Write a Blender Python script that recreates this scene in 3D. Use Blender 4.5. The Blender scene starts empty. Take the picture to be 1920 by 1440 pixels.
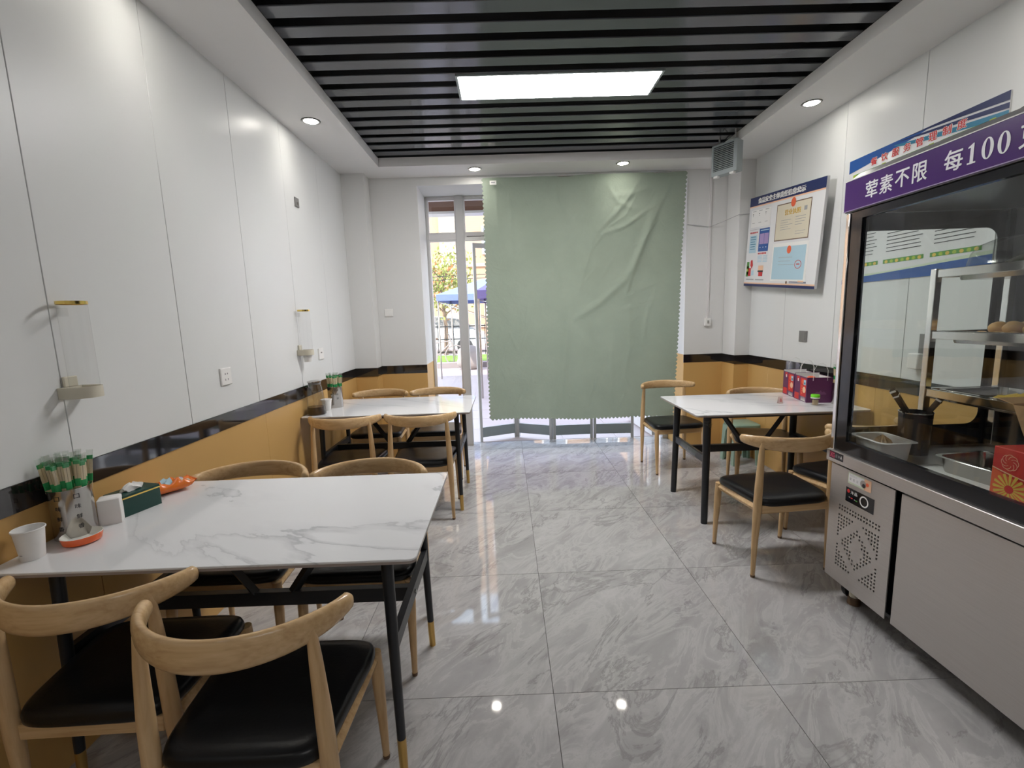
import bpy, bmesh, math, random
from mathutils import Vector, Matrix, Euler
random.seed(7)
S = bpy.context.scene
COL = S.collection
PI = math.pi

# ------------------------------------------------------------------ camera
cam_d = bpy.data.cameras.new('camera'); cam = bpy.data.objects.new('camera', cam_d); COL.objects.link(cam)
S.camera = cam
F_PX, PITCH, YAW, ROLL, CAM_H = 863.85, -0.14431, 0.00893, -0.03196, 1.3698
cam_d.sensor_fit = 'HORIZONTAL'; cam_d.sensor_width = 36.0
cam_d.lens = 36.0 * F_PX / 1920.0
cam_d.clip_start = 0.02; cam_d.clip_end = 300
_f = Vector((math.sin(YAW) * math.cos(PITCH), math.cos(YAW) * math.cos(PITCH), math.sin(PITCH)))
_r = Vector((math.cos(YAW), -math.sin(YAW), 0)); _u = _r.cross(_f)
_r2 = _r * math.cos(ROLL) + _u * math.sin(ROLL); _u2 = -_r * math.sin(ROLL) + _u * math.cos(ROLL)
cam.matrix_world = Matrix(((_r2.x, _u2.x, -_f.x, 0), (_r2.y, _u2.y, -_f.y, 0), (_r2.z, _u2.z, -_f.z, CAM_H), (0, 0, 0, 1)))

# ------------------------------------------------------------------ view, world, sun, room lights
S.view_settings.view_transform = 'Standard'
S.view_settings.look = 'None'
S.view_settings.exposure = 0.64
S.view_settings.gamma = 1.0
S.view_settings.use_curve_mapping = False
PANEL_E = 31.0
DOWN_E = 40.0
SPOT_W = 2.6
SUN_E = 4.0
SKY_E = 3.4
w = bpy.data.worlds.new('sky'); S.world = w; w.use_nodes = True
wn = w.node_tree.nodes; wl = w.node_tree.links
bg = wn['Background']
geo = wn.new('ShaderNodeTexCoord'); sep = wn.new('ShaderNodeSeparateXYZ'); wl.new(geo.outputs['Generated'], sep.inputs[0])
cr = wn.new('ShaderNodeValToRGB'); wl.new(sep.outputs[2], cr.inputs[0])
cr.color_ramp.elements[0].position = 0.0; cr.color_ramp.elements[0].color = (1.0, 0.97, 0.93, 1)
cr.color_ramp.elements[1].position = 0.6; cr.color_ramp.elements[1].color = (0.62, 0.78, 1.0, 1)
wl.new(cr.outputs[0], bg.inputs[0]); bg.inputs[1].default_value = SKY_E
sun_d = bpy.data.lights.new('sun', 'SUN'); sun_d.energy = SUN_E; sun_d.angle = 0.01; sun_d.color = (1, 0.93, 0.82)
sun = bpy.data.objects.new('sun', sun_d); COL.objects.link(sun)
sun.rotation_euler = Vector((0.35, 0.85, -0.85)).to_track_quat('-Z', 'Y').to_euler()

# ------------------------------------------------------------------ materials
MATS = {}
def mat(name, col, rough=0.5, metal=0.0, spec=0.5, emit=None, es=0.0, coat=0.0, bump=None, mottle=None):
    if name in MATS: return MATS[name]
    m = bpy.data.materials.new(name); m.use_nodes = True
    n = m.node_tree.nodes; l = m.node_tree.links; p = n['Principled BSDF']
    p.inputs['Base Color'].default_value = (*col, 1); p.inputs['Roughness'].default_value = rough
    p.inputs['Metallic'].default_value = metal; p.inputs['Specular IOR Level'].default_value = spec
    p.inputs['Coat Weight'].default_value = coat
    if emit: p.inputs['Emission Color'].default_value = (*emit, 1); p.inputs['Emission Strength'].default_value = es
    if mottle:
        tc = n.new('ShaderNodeTexCoord'); ns = n.new('ShaderNodeTexNoise'); l.new(tc.outputs['Object'], ns.inputs[0])
        ns.inputs['Scale'].default_value = mottle[0]; ns.inputs['Detail'].default_value = 4
        mx = n.new('ShaderNodeMix'); mx.data_type = 'RGBA'; l.new(ns.outputs[0], mx.inputs[0])
        k = mottle[1]
        mx.inputs[6].default_value = (*[c * (1 - k) for c in col], 1); mx.inputs[7].default_value = (*[min(1, c * (1 + k)) for c in col], 1)
        l.new(mx.outputs[2], p.inputs['Base Color'])
    if bump:
        tc = n.new('ShaderNodeTexCoord'); ns = n.new('ShaderNodeTexNoise'); l.new(tc.outputs['Object'], ns.inputs[0])
        ns.inputs['Scale'].default_value = bump[0]; ns.inputs['Detail'].default_value = 3
        b = n.new('ShaderNodeBump'); b.inputs['Strength'].default_value = bump[1]; b.inputs['Distance'].default_value = 0.01
        l.new(ns.outputs[0], b.inputs['Height']); l.new(b.outputs[0], p.inputs['Normal'])
    MATS[name] = m
    return m

def glass(name, tint=(1, 1, 1), refl=0.06, rough=0.0):
    m = bpy.data.materials.new(name); m.use_nodes = True
    n = m.node_tree.nodes; l = m.node_tree.links; n.remove(n['Principled BSDF'])
    out = n['Material Output']; t = n.new('ShaderNodeBsdfTransparent'); g = n.new('ShaderNodeBsdfGlossy'); mx = n.new('ShaderNodeMixShader')
    fr = n.new('ShaderNodeLayerWeight'); fr.inputs[0].default_value = 0.5
    pw = n.new('ShaderNodeMath'); pw.operation = 'POWER'; pw.inputs[1].default_value = 5.0
    ad = n.new('ShaderNodeMath'); ad.operation = 'MULTIPLY_ADD'; ad.inputs[1].default_value = 0.6; ad.inputs[2].default_value = refl; ad.use_clamp = True
    t.inputs[0].default_value = (*tint, 1); g.inputs['Roughness'].default_value = rough
    l.new(fr.outputs['Facing'], pw.inputs[0]); l.new(pw.outputs[0], ad.inputs[0]); l.new(ad.outputs[0], mx.inputs[0]); l.new(t.outputs[0], mx.inputs[1]); l.new(g.outputs[0], mx.inputs[2])
    l.new(mx.outputs[0], out.inputs[0]); MATS[name] = m
    return m

def noise_mat(name, build):
    m = bpy.data.materials.new(name); m.use_nodes = True
    build(m.node_tree.nodes, m.node_tree.links, m.node_tree.nodes['Principled BSDF']); MATS[name] = m
    return m

def _vec(n, l, rot, scale, rnd):
    tc = n.new('ShaderNodeTexCoord'); mp = n.new('ShaderNodeMapping'); mp.inputs['Rotation'].default_value = rot
    m2 = n.new('ShaderNodeMapping'); m2.inputs['Scale'].default_value = scale; l.new(mp.outputs[0], m2.inputs[0])
    if rnd:
        oi = n.new('ShaderNodeObjectInfo'); ml = n.new('ShaderNodeMath'); ml.operation = 'MULTIPLY'; ml.inputs[1].default_value = 37.0
        l.new(oi.outputs['Random'], ml.inputs[0]); ad = n.new('ShaderNodeVectorMath'); l.new(tc.outputs['Object'], ad.inputs[0]); l.new(ml.outputs[0], ad.inputs[1])
        l.new(ad.outputs[0], mp.inputs[0])
    else: l.new(tc.outputs['Object'], mp.inputs[0])
    return m2.outputs[0]
def _noise(n, l, v, sc, det=6, rough=0.6, dist=0.0):
    t = n.new('ShaderNodeTexNoise'); l.new(v, t.inputs[0]); t.inputs['Scale'].default_value = sc; t.inputs['Detail'].default_value = det
    t.inputs['Roughness'].default_value = rough; t.inputs['Distortion'].default_value = dist
    return t.outputs[0]
def _ramp(n, l, f, stops):
    r = n.new('ShaderNodeValToRGB'); l.new(f, r.inputs[0]); e = r.color_ramp.elements
    while len(e) < len(stops): e.new(0.5)
    for k, (p, c) in enumerate(stops): e[k].position = p; e[k].color = (*c, 1) if len(c) == 3 else c
    return r.outputs[0]
def _mix(n, l, f, a, b, mode='MIX'):
    x = n.new('ShaderNodeMix'); x.data_type = 'RGBA'; x.blend_type = mode
    for k, v in ((0, f), (6, a), (7, b)):
        if hasattr(v, 'is_linked'): l.new(v, x.inputs[k])
        elif k == 0: x.inputs[0].default_value = v
        else: x.inputs[k].default_value = (*v, 1)
    return x.outputs[2]

def floor_build(n, l, p):
    v = _vec(n, l, (0, 0, -0.88), (1.0, 2.6, 1), True)
    a = _noise(n, l, v, 1.6, 11, 0.62, 0.7)
    base = _ramp(n, l, a, [(0.28, (0.285, 0.277, 0.276)), (0.44, (0.380, 0.371, 0.370)), (0.58, (0.435, 0.426, 0.425)), (0.74, (0.55, 0.542, 0.542))])
    b = _noise(n, l, v, 2.6, 12, 0.68, 1.1)
    wisp = _ramp(n, l, b, [(0.42, (0, 0, 0)), (0.525, (0.72, 0.72, 0.72)), (0.548, (0.15, 0.15, 0.15)), (0.64, (0, 0, 0))])
    c2 = _mix(n, l, wisp, base, (0.53, 0.522, 0.518))
    d = _noise(n, l, v, 1.3, 12, 0.66, 0.9)
    vein = _ramp(n, l, d, [(0.405, (0, 0, 0)), (0.430, (0.55, 0.55, 0.55)), (0.450, (0, 0, 0))])
    l.new(_mix(n, l, vein, c2, (0.22, 0.212, 0.208)), p.inputs['Base Color'])
    p.inputs['Roughness'].default_value = 0.045; p.inputs['Specular IOR Level'].default_value = 0.5
floor_m = noise_mat('polished_grey_marble_tile', floor_build)

def table_build(n, l, p):
    v = _vec(n, l, (0, 0, 0.55), (0.8, 2.0, 1), True)
    a = _noise(n, l, v, 1.15, 9, 0.52, 0.45)
    vein = _ramp(n, l, a, [(0.470, (0, 0, 0)), (0.497, (0.45, 0.45, 0.45)), (0.502, (0.95, 0.95, 0.95)), (0.508, (0.12, 0.12, 0.12)), (0.545, (0, 0, 0))])
    m2 = _noise(n, l, v, 1.6, 3, 0.5, 0.2)
    gate = _ramp(n, l, m2, [(0.36, (0, 0, 0)), (0.56, (0.9, 0.9, 0.9))])
    g = _mix(n, l, 1.0, vein, gate, 'MULTIPLY')
    l.new(_mix(n, l, g, (0.76, 0.765, 0.775), (0.36, 0.37, 0.395)), p.inputs['Base Color'])
    p.inputs['Roughness'].default_value = 0.07; p.inputs['Specular IOR Level'].default_value = 0.55
table_m = noise_mat('white_veined_stone', table_build)

def wood_build(n, l, p):
    v = _vec(n, l, (0, 0, 0), (2.2, 22, 22), True)
    a = _noise(n, l, v, 2.0, 6, 0.6, 0.6)
    v2 = _vec(n, l, (0, 0, 0), (4, 60, 60), True)
    b = _noise(n, l, v2, 2.0, 2, 0.5, 0)
    c = _ramp(n, l, a, [(0.3, (0.50, 0.315, 0.145)), (0.5, (0.62, 0.42, 0.215)), (0.7, (0.70, 0.495, 0.27))])
    l.new(_mix(n, l, 0.25, c, _ramp(n, l, b, [(0.35, (0.48, 0.30, 0.14)), (0.6, (0.72, 0.50, 0.28))])), p.inputs['Base Color'])
    p.inputs['Roughness'].default_value = 0.21
wood_m = noise_mat('light_oak', wood_build)
def woodz_build(n, l, p):
    v = _vec(n, l, (0, 0, 0), (22, 22, 2.2), True)
    a = _noise(n, l, v, 2.0, 6, 0.6, 0.6)
    l.new(_ramp(n, l, a, [(0.3, (0.50, 0.315, 0.145)), (0.5, (0.61, 0.41, 0.21)), (0.7, (0.69, 0.485, 0.265))]), p.inputs['Base Color'])
    p.inputs['Roughness'].default_value = 0.34
woodz_m = noise_mat('light_oak_upright', woodz_build)
def steel_build(n, l, p):
    v = _vec(n, l, (0, 0, 0), (3, 3, 220), False)
    a = _noise(n, l, v, 2.0, 3, 0.5, 0)
    l.new(_ramp(n, l, a, [(0.3, (0.54, 0.51, 0.49)), (0.7, (0.585, 0.555, 0.535))]), p.inputs['Base Color'])
    p.inputs['Metallic'].default_value = 0.85; p.inputs['Roughness'].default_value = 0.36
steel_m = noise_mat('brushed_steel', steel_build)
def curtain_build(n, l, p):
    v = _vec(n, l, (0, 0, 0), (1, 1, 1), False)
    a = _noise(n, l, v, 3.0, 6, 0.6, 0.3)
    l.new(_ramp(n, l, a, [(0.3, (0.272, 0.325, 0.262)), (0.7, (0.318, 0.372, 0.304))]), p.inputs['Base Color'])
    p.inputs['Roughness'].default_value = 0.75; p.inputs['Specular IOR Level'].default_value = 0.25
    b = n.new('ShaderNodeBump'); b.inputs['Strength'].default_value = 0.35; b.inputs['Distance'].default_value = 0.02
    l.new(_noise(n, l, v, 9.0, 8, 0.65, 1.2), b.inputs['Height']); l.new(b.outputs[0], p.inputs['Normal'])
    tr = n.new('ShaderNodeBsdfTranslucent'); tr.inputs[0].default_value = (0.30, 0.36, 0.26, 1)
    mx = n.new('ShaderNodeMixShader'); mx.inputs[0].default_value = 0.22
    l.new(p.outputs[0], mx.inputs[1]); l.new(tr.outputs[0], mx.inputs[2]); l.new(mx.outputs[0], n['Material Output'].inputs[0])
curtain_m = noise_mat('sage_green_cloth', curtain_build)

M = dict(
    wall=mat('white_wall_panel', (0.71, 0.72, 0.715), 0.34, spec=0.27),
    plaster=mat('white_plaster', (0.70, 0.70, 0.69), 0.75),
    soffit=mat('soffit_paint', (0.76, 0.75, 0.745), 0.8),
    groove=mat('groove_grey', (0.22, 0.22, 0.22), 0.8),
    ochre=mat('ochre_panel', (0.60, 0.365, 0.125), 0.42, mottle=(3, 0.05)),
    ochre_joint=mat('ochre_joint', (0.20, 0.11, 0.05), 0.8),
    band=mat('black_mirror_band', (0.014, 0.012, 0.012), 0.05, spec=0.9),
    grout=mat('dark_grout', (0.10, 0.095, 0.09), 0.9),
    slat=mat('charcoal_slat', (0.062, 0.068, 0.082), 0.15, spec=1.0),
    void=mat('black_void', (0.004, 0.004, 0.006), 0.9),
    pvc=mat('white_pvc', (0.70, 0.68, 0.68), 0.4),
    alu=mat('grey_window_frame', (0.56, 0.55, 0.55), 0.45),
    black=mat('black_metal', (0.014, 0.016, 0.020), 0.38),
    blackm=mat('black_gloss', (0.008, 0.009, 0.012), 0.12),
    leather=mat('black_leatherette', (0.006, 0.0065, 0.008), 0.30, spec=0.32, bump=(120, 0.05)),
    brass=mat('brass', (0.62, 0.40, 0.13), 0.3, 0.9),
    gold=mat('bright_gold', (0.85, 0.62, 0.18), 0.15, 1.0),
    brown=mat('brown_cap', (0.16, 0.095, 0.055), 0.6),
    edge=mat('stone_edge', (0.33, 0.28, 0.26), 0.4),
    chrome=mat('polished_steel', (0.66, 0.63, 0.60), 0.12, 1.0),
    satin=mat('satin_steel', (0.44, 0.42, 0.40), 0.16, 1.0),
    white=mat('white_plastic', (0.80, 0.79, 0.77), 0.35),
    paper=mat('white_paper', (0.80, 0.79, 0.77), 0.8, mottle=(30, 0.04)),
    beige=mat('beige_plastic', (0.62, 0.58, 0.47), 0.4),
    green=mat('dark_green_leather', (0.010, 0.055, 0.045), 0.35),
    orange=mat('orange_enamel', (0.85, 0.13, 0.015), 0.2, coat=0.4),
    cream=mat('cream_glaze', (0.82, 0.80, 0.73), 0.2),
    snack=mat('orange_foil', (0.85, 0.19, 0.02), 0.22, spec=0.8),
    bamboo=mat('pale_bamboo', (0.72, 0.58, 0.38), 0.55),
    wrapg=mat('green_print', (0.02, 0.30, 0.09), 0.4),
    purple=mat('purple_sign', (0.062, 0.010, 0.155), 0.22, spec=0.45),
    bagp=mat('plum_card', (0.115, 0.022, 0.095), 0.35),
    red=mat('red_ink', (0.58, 0.03, 0.03), 0.5),
    redo=mat('orange_red_ink', (0.78, 0.13, 0.05), 0.5),
    pink=mat('pink_plastic', (0.75, 0.10, 0.16), 0.3),
    navy=mat('navy_ink', (0.012, 0.022, 0.10), 0.35),
    blue=mat('blue_ink', (0.012, 0.085, 0.33), 0.35),
    teal=mat('teal_ink', (0.03, 0.20, 0.33), 0.35),
    lblue=mat('light_blue_ink', (0.42, 0.60, 0.70), 0.4),
    pboard=mat('white_board', (0.76, 0.76, 0.77), 0.16),
    certc=mat('cream_certificate', (0.66, 0.60, 0.47), 0.5),
    goldi=mat('gold_ink', (0.60, 0.38, 0.06), 0.5),
    ink=mat('black_ink', (0.02, 0.02, 0.025), 0.5),
    grey=mat('grey_ink', (0.35, 0.35, 0.36), 0.5),
    lilac=mat('lilac_ink', (0.36, 0.26, 0.50), 0.4),
    gleaf=mat('leaf_green_ink', (0.09, 0.30, 0.05), 0.4),
    lime=mat('lime_ink', (0.36, 0.50, 0.05), 0.4),
    pgreen=mat('pale_green_ink', (0.60, 0.68, 0.52), 0.4),
    peach=mat('peach_ink', (0.80, 0.50, 0.33), 0.5),
    limecap=mat('lime_plastic', (0.16, 0.62, 0.02), 0.3),
    mint=mat('mint_plastic', (0.25, 0.37, 0.29), 0.38),
    card=mat('brown_cardboard', (0.42, 0.255, 0.135), 0.8),
    sauce=mat('dark_vinegar', (0.022, 0.008, 0.005), 0.12),
    greybox=mat('grey_casing', (0.33, 0.37, 0.38), 0.45),
    greyd=mat('grey_plate', (0.20, 0.195, 0.19), 0.4),
    bun=mat('golden_bun', (0.58, 0.33, 0.10), 0.5, mottle=(25, 0.35)),
    egg=mat('yellow_omelette', (0.72, 0.50, 0.08), 0.5, mottle=(30, 0.25)),
    herb=mat('dressed_greens', (0.20, 0.20, 0.09), 0.4, mottle=(40, 0.5)),
    rice=mat('fried_crumb', (0.66, 0.46, 0.27), 0.7, mottle=(60, 0.3)),
    panel_light=mat('lamp_diffuser', (0.9, 0.92, 0.95), 0.5, emit=(1.0, 0.978, 0.968), es=PANEL_E),
    down=mat('downlight_lens', (0.9, 0.9, 0.9), 0.5, emit=(1.0, 0.95, 0.86), es=DOWN_E),
    facade=mat('peach_render', (0.44, 0.285, 0.18), 0.85, mottle=(0.6, 0.06)),
    facade2=mat('cream_render', (0.42, 0.35, 0.26), 0.85),
    pave=mat('pink_paving', (0.42, 0.36, 0.355), 0.75, mottle=(2, 0.08)),
    kerb=mat('kerb_stone', (0.30, 0.26, 0.26), 0.8),
    lawn=mat('lawn_green', (0.15, 0.26, 0.03), 0.9, mottle=(8, 0.3)),
    leaf=mat('autumn_leaf', (0.25, 0.28, 0.07), 0.7, mottle=(2.0, 0.45)),
    leafo=mat('orange_leaf', (0.42, 0.17, 0.06), 0.7),
    bark=mat('bark', (0.20, 0.14, 0.10), 0.9),
    canopyb=mat('blue_canvas', (0.17, 0.23, 0.46), 0.7),
    canopyp=mat('violet_canvas', (0.24, 0.20, 0.46), 0.7),
    carw=mat('white_car_paint', (0.62, 0.62, 0.62), 0.2, coat=0.5),
    tyre=mat('tyre_rubber', (0.05, 0.05, 0.05), 0.8),
    signbrown=mat('brown_signboard', (0.22, 0.115, 0.075), 0.6),
    stone=mat('pale_stone', (0.34, 0.30, 0.28), 0.85, mottle=(5, 0.15)),
)
G = dict(clear=glass('clear_glass'), acrylic=glass('clear_acrylic', (0.97, 0.97, 0.97), 0.03), pvc=glass('soft_clear_sheet', (0.97, 0.95, 0.96), 0.02),
         case=glass('display_glass', (0.95, 0.97, 0.96), 0.05), bottle=glass('bottle_glass', (0.88, 0.89, 0.88), 0.09), film=glass('cling_film', (0.95, 0.97, 0.95), 0.12, 0.08))

# ------------------------------------------------------------------ builders
def root_loc(o):
    v = Vector((0, 0, 0))
    while o is not None: v += o.location; o = o.parent
    return v

class MB:
    def __init__(self): self.v = []; self.f = []; self.mi = []; self.m = []
    def slot(self, m):
        if m is None: return 0
        if m not in self.m: self.m.append(m)
        return self.m.index(m)
    def add(self, vs, fs, m=None, T=None):
        k = len(self.v); s = self.slot(m)
        self.v += [tuple(T @ Vector(p)) if T is not None else tuple(p) for p in vs]
        self.f += [tuple(i + k for i in f) for f in fs]; self.mi += [s] * len(fs)
        return self
    def box(self, x0, x1, y0, y1, z0, z1, m=None, T=None):
        vs = [(x, y, z) for z in (z0, z1) for y in (y0, y1) for x in (x0, x1)]
        return self.add(vs, [(0, 2, 3, 1), (4, 5, 7, 6), (0, 1, 5, 4), (2, 6, 7, 3), (0, 4, 6, 2), (1, 3, 7, 5)], m, T)
    def cbox(self, c, s, m=None, T=None):
        return self.box(c[0] - s[0] / 2, c[0] + s[0] / 2, c[1] - s[1] / 2, c[1] + s[1] / 2, c[2] - s[2] / 2, c[2] + s[2] / 2, m, T)
    def loft(self, rings, cap=True, m=None, T=None, closed=True):
        n = len(rings[0]); vs = [p for r in rings for p in r]; fs = []
        for i in range(len(rings) - 1):
            for j in range(n if closed else n - 1):
                a = i * n + j; b = i * n + (j + 1) % n
                fs.append((a, b, b + n, a + n))
        if cap: fs += [tuple(reversed(range(n))), tuple(range((len(rings) - 1) * n, len(rings) * n))]
        return self.add(vs, fs, m, T)
    def tube(self, pts, rad, seg=10, m=None, T=None, cap=True, sq=1.0, ref=None):
        pts = [Vector(p) for p in pts]
        if not hasattr(rad, '__len__'): rad = [rad] * len(pts)
        rings = []; up = Vector(ref) if ref else None
        for i, p in enumerate(pts):
            d = (pts[min(i + 1, len(pts) - 1)] - pts[max(i - 1, 0)]).normalized()
            if up is None: up = Vector((0, 0, 1)) if abs(d.z) < 0.9 else Vector((1, 0, 0))
            a = d.cross(up)
            if a.length < 1e-5: a = d.cross(Vector((0, 1, 0.01)))
            a.normalize(); b = a.cross(d).normalized()
            if not ref: up = b
            rings.append([p + a * math.cos(2 * PI * k / seg) * rad[i] + b * math.sin(2 * PI * k / seg) * rad[i] * sq for k in range(seg)])
        return self.loft(rings, cap, m, T)
    def lathe(self, prof, seg=24, m=None, T=None, c=(0, 0, 0), cap=False):
        rings = [[(c[0] + r * math.cos(2 * PI * k / seg), c[1] + r * math.sin(2 * PI * k / seg), c[2] + z) for k in range(seg)] for r, z in prof]
        return self.loft(rings, cap, m, T)
    def disc(self, c, r, seg=20, m=None, T=None, flip=False):
        vs = [(c[0] + r * math.cos(2 * PI * k / seg), c[1] + r * math.sin(2 * PI * k / seg), c[2]) for k in range(seg)]
        return self.add(vs, [tuple(reversed(range(seg))) if flip else tuple(range(seg))], m, T)
    def ball(self, c, r, m=None, T=None, seg=12, rings=8):
        rs = []
        for i in range(1, rings):
            t = PI * i / rings
            rs.append([(c[0] + r[0] * math.sin(t) * math.cos(2 * PI * k / seg), c[1] + r[1] * math.sin(t) * math.sin(2 * PI * k / seg), c[2] - r[2] * math.cos(t)) for k in range(seg)])
        return self.loft(rs, True, m, T)
    def build(self, name, m=None, parent=None, smooth=False, bevel=0, world=False, seg=2, norm=True):
        me = bpy.data.meshes.new(name)
        off = root_loc(parent) if (world and parent is not None) else Vector((0, 0, 0))
        me.from_pydata([tuple(Vector(p) - off) for p in self.v], [], self.f)
        if self.m:
            for x in self.m: me.materials.append(x)
            me.polygons.foreach_set('material_index', self.mi)
        elif m is not None: me.materials.append(m)
        if norm:
            b = bmesh.new(); b.from_mesh(me)
            if norm != 'weld': pass
            else: bmesh.ops.remove_doubles(b, verts=b.verts, dist=1e-5)
            bmesh.ops.recalc_face_normals(b, faces=b.faces); b.to_mesh(me); b.free()
        if smooth:
            for p in me.polygons: p.use_smooth = True
            if smooth != 'all': me.set_sharp_from_angle(angle=0.7)
        o = bpy.data.objects.new(name, me); COL.objects.link(o)
        if parent is not None: o.parent = parent
        if bevel:
            md = o.modifiers.new('bevel', 'BEVEL'); md.width = bevel; md.segments = seg; md.limit_method = 'ANGLE'; md.angle_limit = 0.6
            if not smooth:
                for p in me.polygons: p.use_smooth = True
                me.set_sharp_from_angle(angle=1.2)
        return o

def tag(o, label=None, cat=None, group=None, kind=None):
    if label: o['label'] = label
    if cat: o['category'] = cat
    if group: o['group'] = group
    if kind: o['kind'] = kind
    return o
def thing(name, label, cat, loc=(0, 0, 0), rz=0, group=None):
    o = bpy.data.objects.new(name, None); COL.objects.link(o); o.location = loc; o.rotation_euler = (0, 0, rz)
    o.empty_display_size = 0.1
    return tag(o, label, cat, group)
def struct(name, loc=(0, 0, 0)):
    o = bpy.data.objects.new(name, None); COL.objects.link(o); o.location = loc; o['kind'] = 'structure'
    return o
KIDS = {}
def copy_tree(o, parent=None):
    c = o.copy(); COL.objects.link(c)
    if parent is not None: c.parent = parent
    for ch in [x for x in bpy.data.objects if x.parent == o]: copy_tree(ch, c)
    return c
def share(o, loc, parent=None, rot=None, scale=None):
    c = o.copy(); COL.objects.link(c); c.location = loc
    if parent is not None: c.parent = parent
    if rot is not None: c.rotation_euler = rot
    if scale is not None: c.scale = scale
    return c

def text_mesh(body, bold=0.0):
    cu = bpy.data.curves.new('lettering', 'FONT'); cu.body = body; cu.resolution_u = 3
    ob = bpy.data.objects.new('lettering', cu); COL.objects.link(ob)
    dg = bpy.context.evaluated_depsgraph_get(); dg.update()
    me = bpy.data.meshes.new_from_object(ob.evaluated_get(dg))
    vs = [v.co.copy() for v in me.vertices]; fs = [tuple(p.vertices) for p in me.polygons]
    bpy.data.objects.remove(ob); bpy.data.curves.remove(cu); bpy.data.meshes.remove(me)
    if not vs: return [], [], 1, 1
    x0 = min(v.x for v in vs); x1 = max(v.x for v in vs); y0 = min(v.y for v in vs); y1 = max(v.y for v in vs)
    return [(v.x - x0, v.y - y0) for v in vs], fs, x1 - x0, y1 - y0

class Flat:
    """printed shapes on a plane: O top-left corner, U to the reader's right, V down; each layer a hair prouder"""
    def __init__(self, O, U, V): self.O = Vector(O); self.U = Vector(U); self.V = Vector(V); self.N = self.V.cross(self.U).normalized(); self.mb = MB()
    def P(self, u, v, k): return self.O + self.U * u + self.V * v + self.N * (0.0004 + 0.0005 * k)
    def poly(self, pts, m, k=1): self.mb.add([self.P(u, v, k) for u, v in pts], [tuple(range(len(pts)))], m); return self
    def rect(self, u0, v0, u1, v1, m, k=1): return self.poly([(u0, v0), (u0, v1), (u1, v1), (u1, v0)], m, k)
    def strip(self, top, bot, m, k=1):
        n = len(top); vs = [self.P(u, v, k) for u, v in top] + [self.P(u, v, k) for u, v in bot]
        self.mb.add(vs, [(i, i + n, i + n + 1, i + 1) for i in range(n - 1)], m); return self
    def disc(self, u, v, ru, m, k=1, rv=None, seg=20):
        rv = rv or ru
        return self.poly([(u + ru * math.cos(2 * PI * i / seg), v - rv * math.sin(2 * PI * i / seg)) for i in range(seg)], m, k)
    def ring(self, u, v, r, wd, m, k=1, seg=24, a0=0, a1=2 * PI):
        A = [a0 + (a1 - a0) * i / seg for i in range(seg + 1)]
        return self.strip([(u + r * math.cos(a), v - r * math.sin(a)) for a in A], [(u + (r - wd) * math.cos(a), v - (r - wd) * math.sin(a)) for a in A], m, k)
    def text(self, body, u, v, wd, h, m, k=2, bold=0.0):
        vs, fs, tw, th = text_mesh(body, bold)
        st = [(0, 0)] if bold <= 0 else [(dx * bold * wd, dy * bold * h * 0.6) for dx, dy in ((-1, 0), (1, 0), (0, 1), (0, -1))]
        for q, (du, dv) in enumerate(st if vs else ()):
            self.mb.add([self.P(u + du + x / tw * wd, v + dv + h - y / th * h, k + 0.05 * q) for x, y in vs], fs, m)
        return self
    def lines(self, u0, u1, v0, v1, n, m, k=2, fill=0.35, ragged=0.0):
        st = (v1 - v0) / n
        for i in range(n): self.rect(u0, v0 + i * st, u1 - random.random() * ragged * (u1 - u0), v0 + i * st + st * fill, m, k)
        return self
    def build(self, name, parent, label=None):
        o = self.mb.build(name, None, parent, world=True, norm=False)
        if label: o['label'] = label
        return o

# ================================================================== the room
XL, XR = -1.43, 2.25
YB, YREAR = 4.50, -2.6
ZS, ZT = 2.675, 2.745
# floor of 0.8 m polished tiles
fl = struct('floor')
MB().box(-1.6, 2.5, -2.75, 5.0, -0.10, -0.0125).build('grout_bed', M['grout'], fl)
t0 = None
for i in range(-2, 3):
    for j in range(-5, 4):
        x = 0.1296 + 0.8 * i; y = 1.5065 + 0.8 * j
        if t0 is None:
            t0 = MB().box(-0.3988, 0.3988, -0.3988, 0.3988, -0.012, 0.0).build('floor_tile', floor_m, fl); t0.location = (x + 0.4, y + 0.4, 0)
        else: share(t0, (x + 0.4, y + 0.4, 0), fl)
te = None
for i in range(-2, 3):
    x = 0.1296 + 0.8 * i
    if te is None:
        te = MB().box(-0.3988, 0.3988, -0.144, 0.144, -0.012, 0.0).build('floor_tile', floor_m, fl); te.location = (x + 0.4, 4.8525, 0)
    else: share(te, (x + 0.4, 4.8525, 0), fl)

def panelled_wall(name, x, side, ys, y_end, lower_ys):
    """white upper panels, black mirror band and ochre lower panels on one long wall; side +1: room lies towards +x"""
    wl_ = struct(name, (x, 0, 0))
    b0, b1 = sorted((-0.12 * side, -0.010 * side))
    MB().box(b0, b1, YREAR, y_end, 0, 2.95).build('wall_backing', M['groove'], wl_)
    a0, a1 = sorted((-0.010 * side, 0.0))
    z0, z1 = 0.936, ZS
    if side < 0: z0 = 0.952
    first = None
    for ya, yb in zip(ys[:-1], ys[1:]):
        p = MB().box(a0, a1, ya + 0.0012, yb - 0.0012, z0, z1 + 0.05).build('wall_panel', M['wall'], wl_, bevel=0.0012, seg=1)
    for ya, yb in zip(lower_ys[:-1], lower_ys[1:]):
        MB().box(a0, a1, ya + 0.001, yb - 0.001, 0.0, z0 - 0.080).build('lower_panel', M['ochre'], wl_, bevel=0.001, seg=1)
        c0, c1 = sorted((-0.010 * side, 0.004 * side))
        MB().box(c0, c1, ya + 0.0004, yb - 0.0004, z0 - 0.080, z0).build('mirror_band', M['band'], wl_)
    return wl_
lys = [2.055 + 0.5745 * k for k in range(-8, 4)] + [4.50]
lys = [YREAR] + [y for y in lys if y > YREAR]
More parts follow.
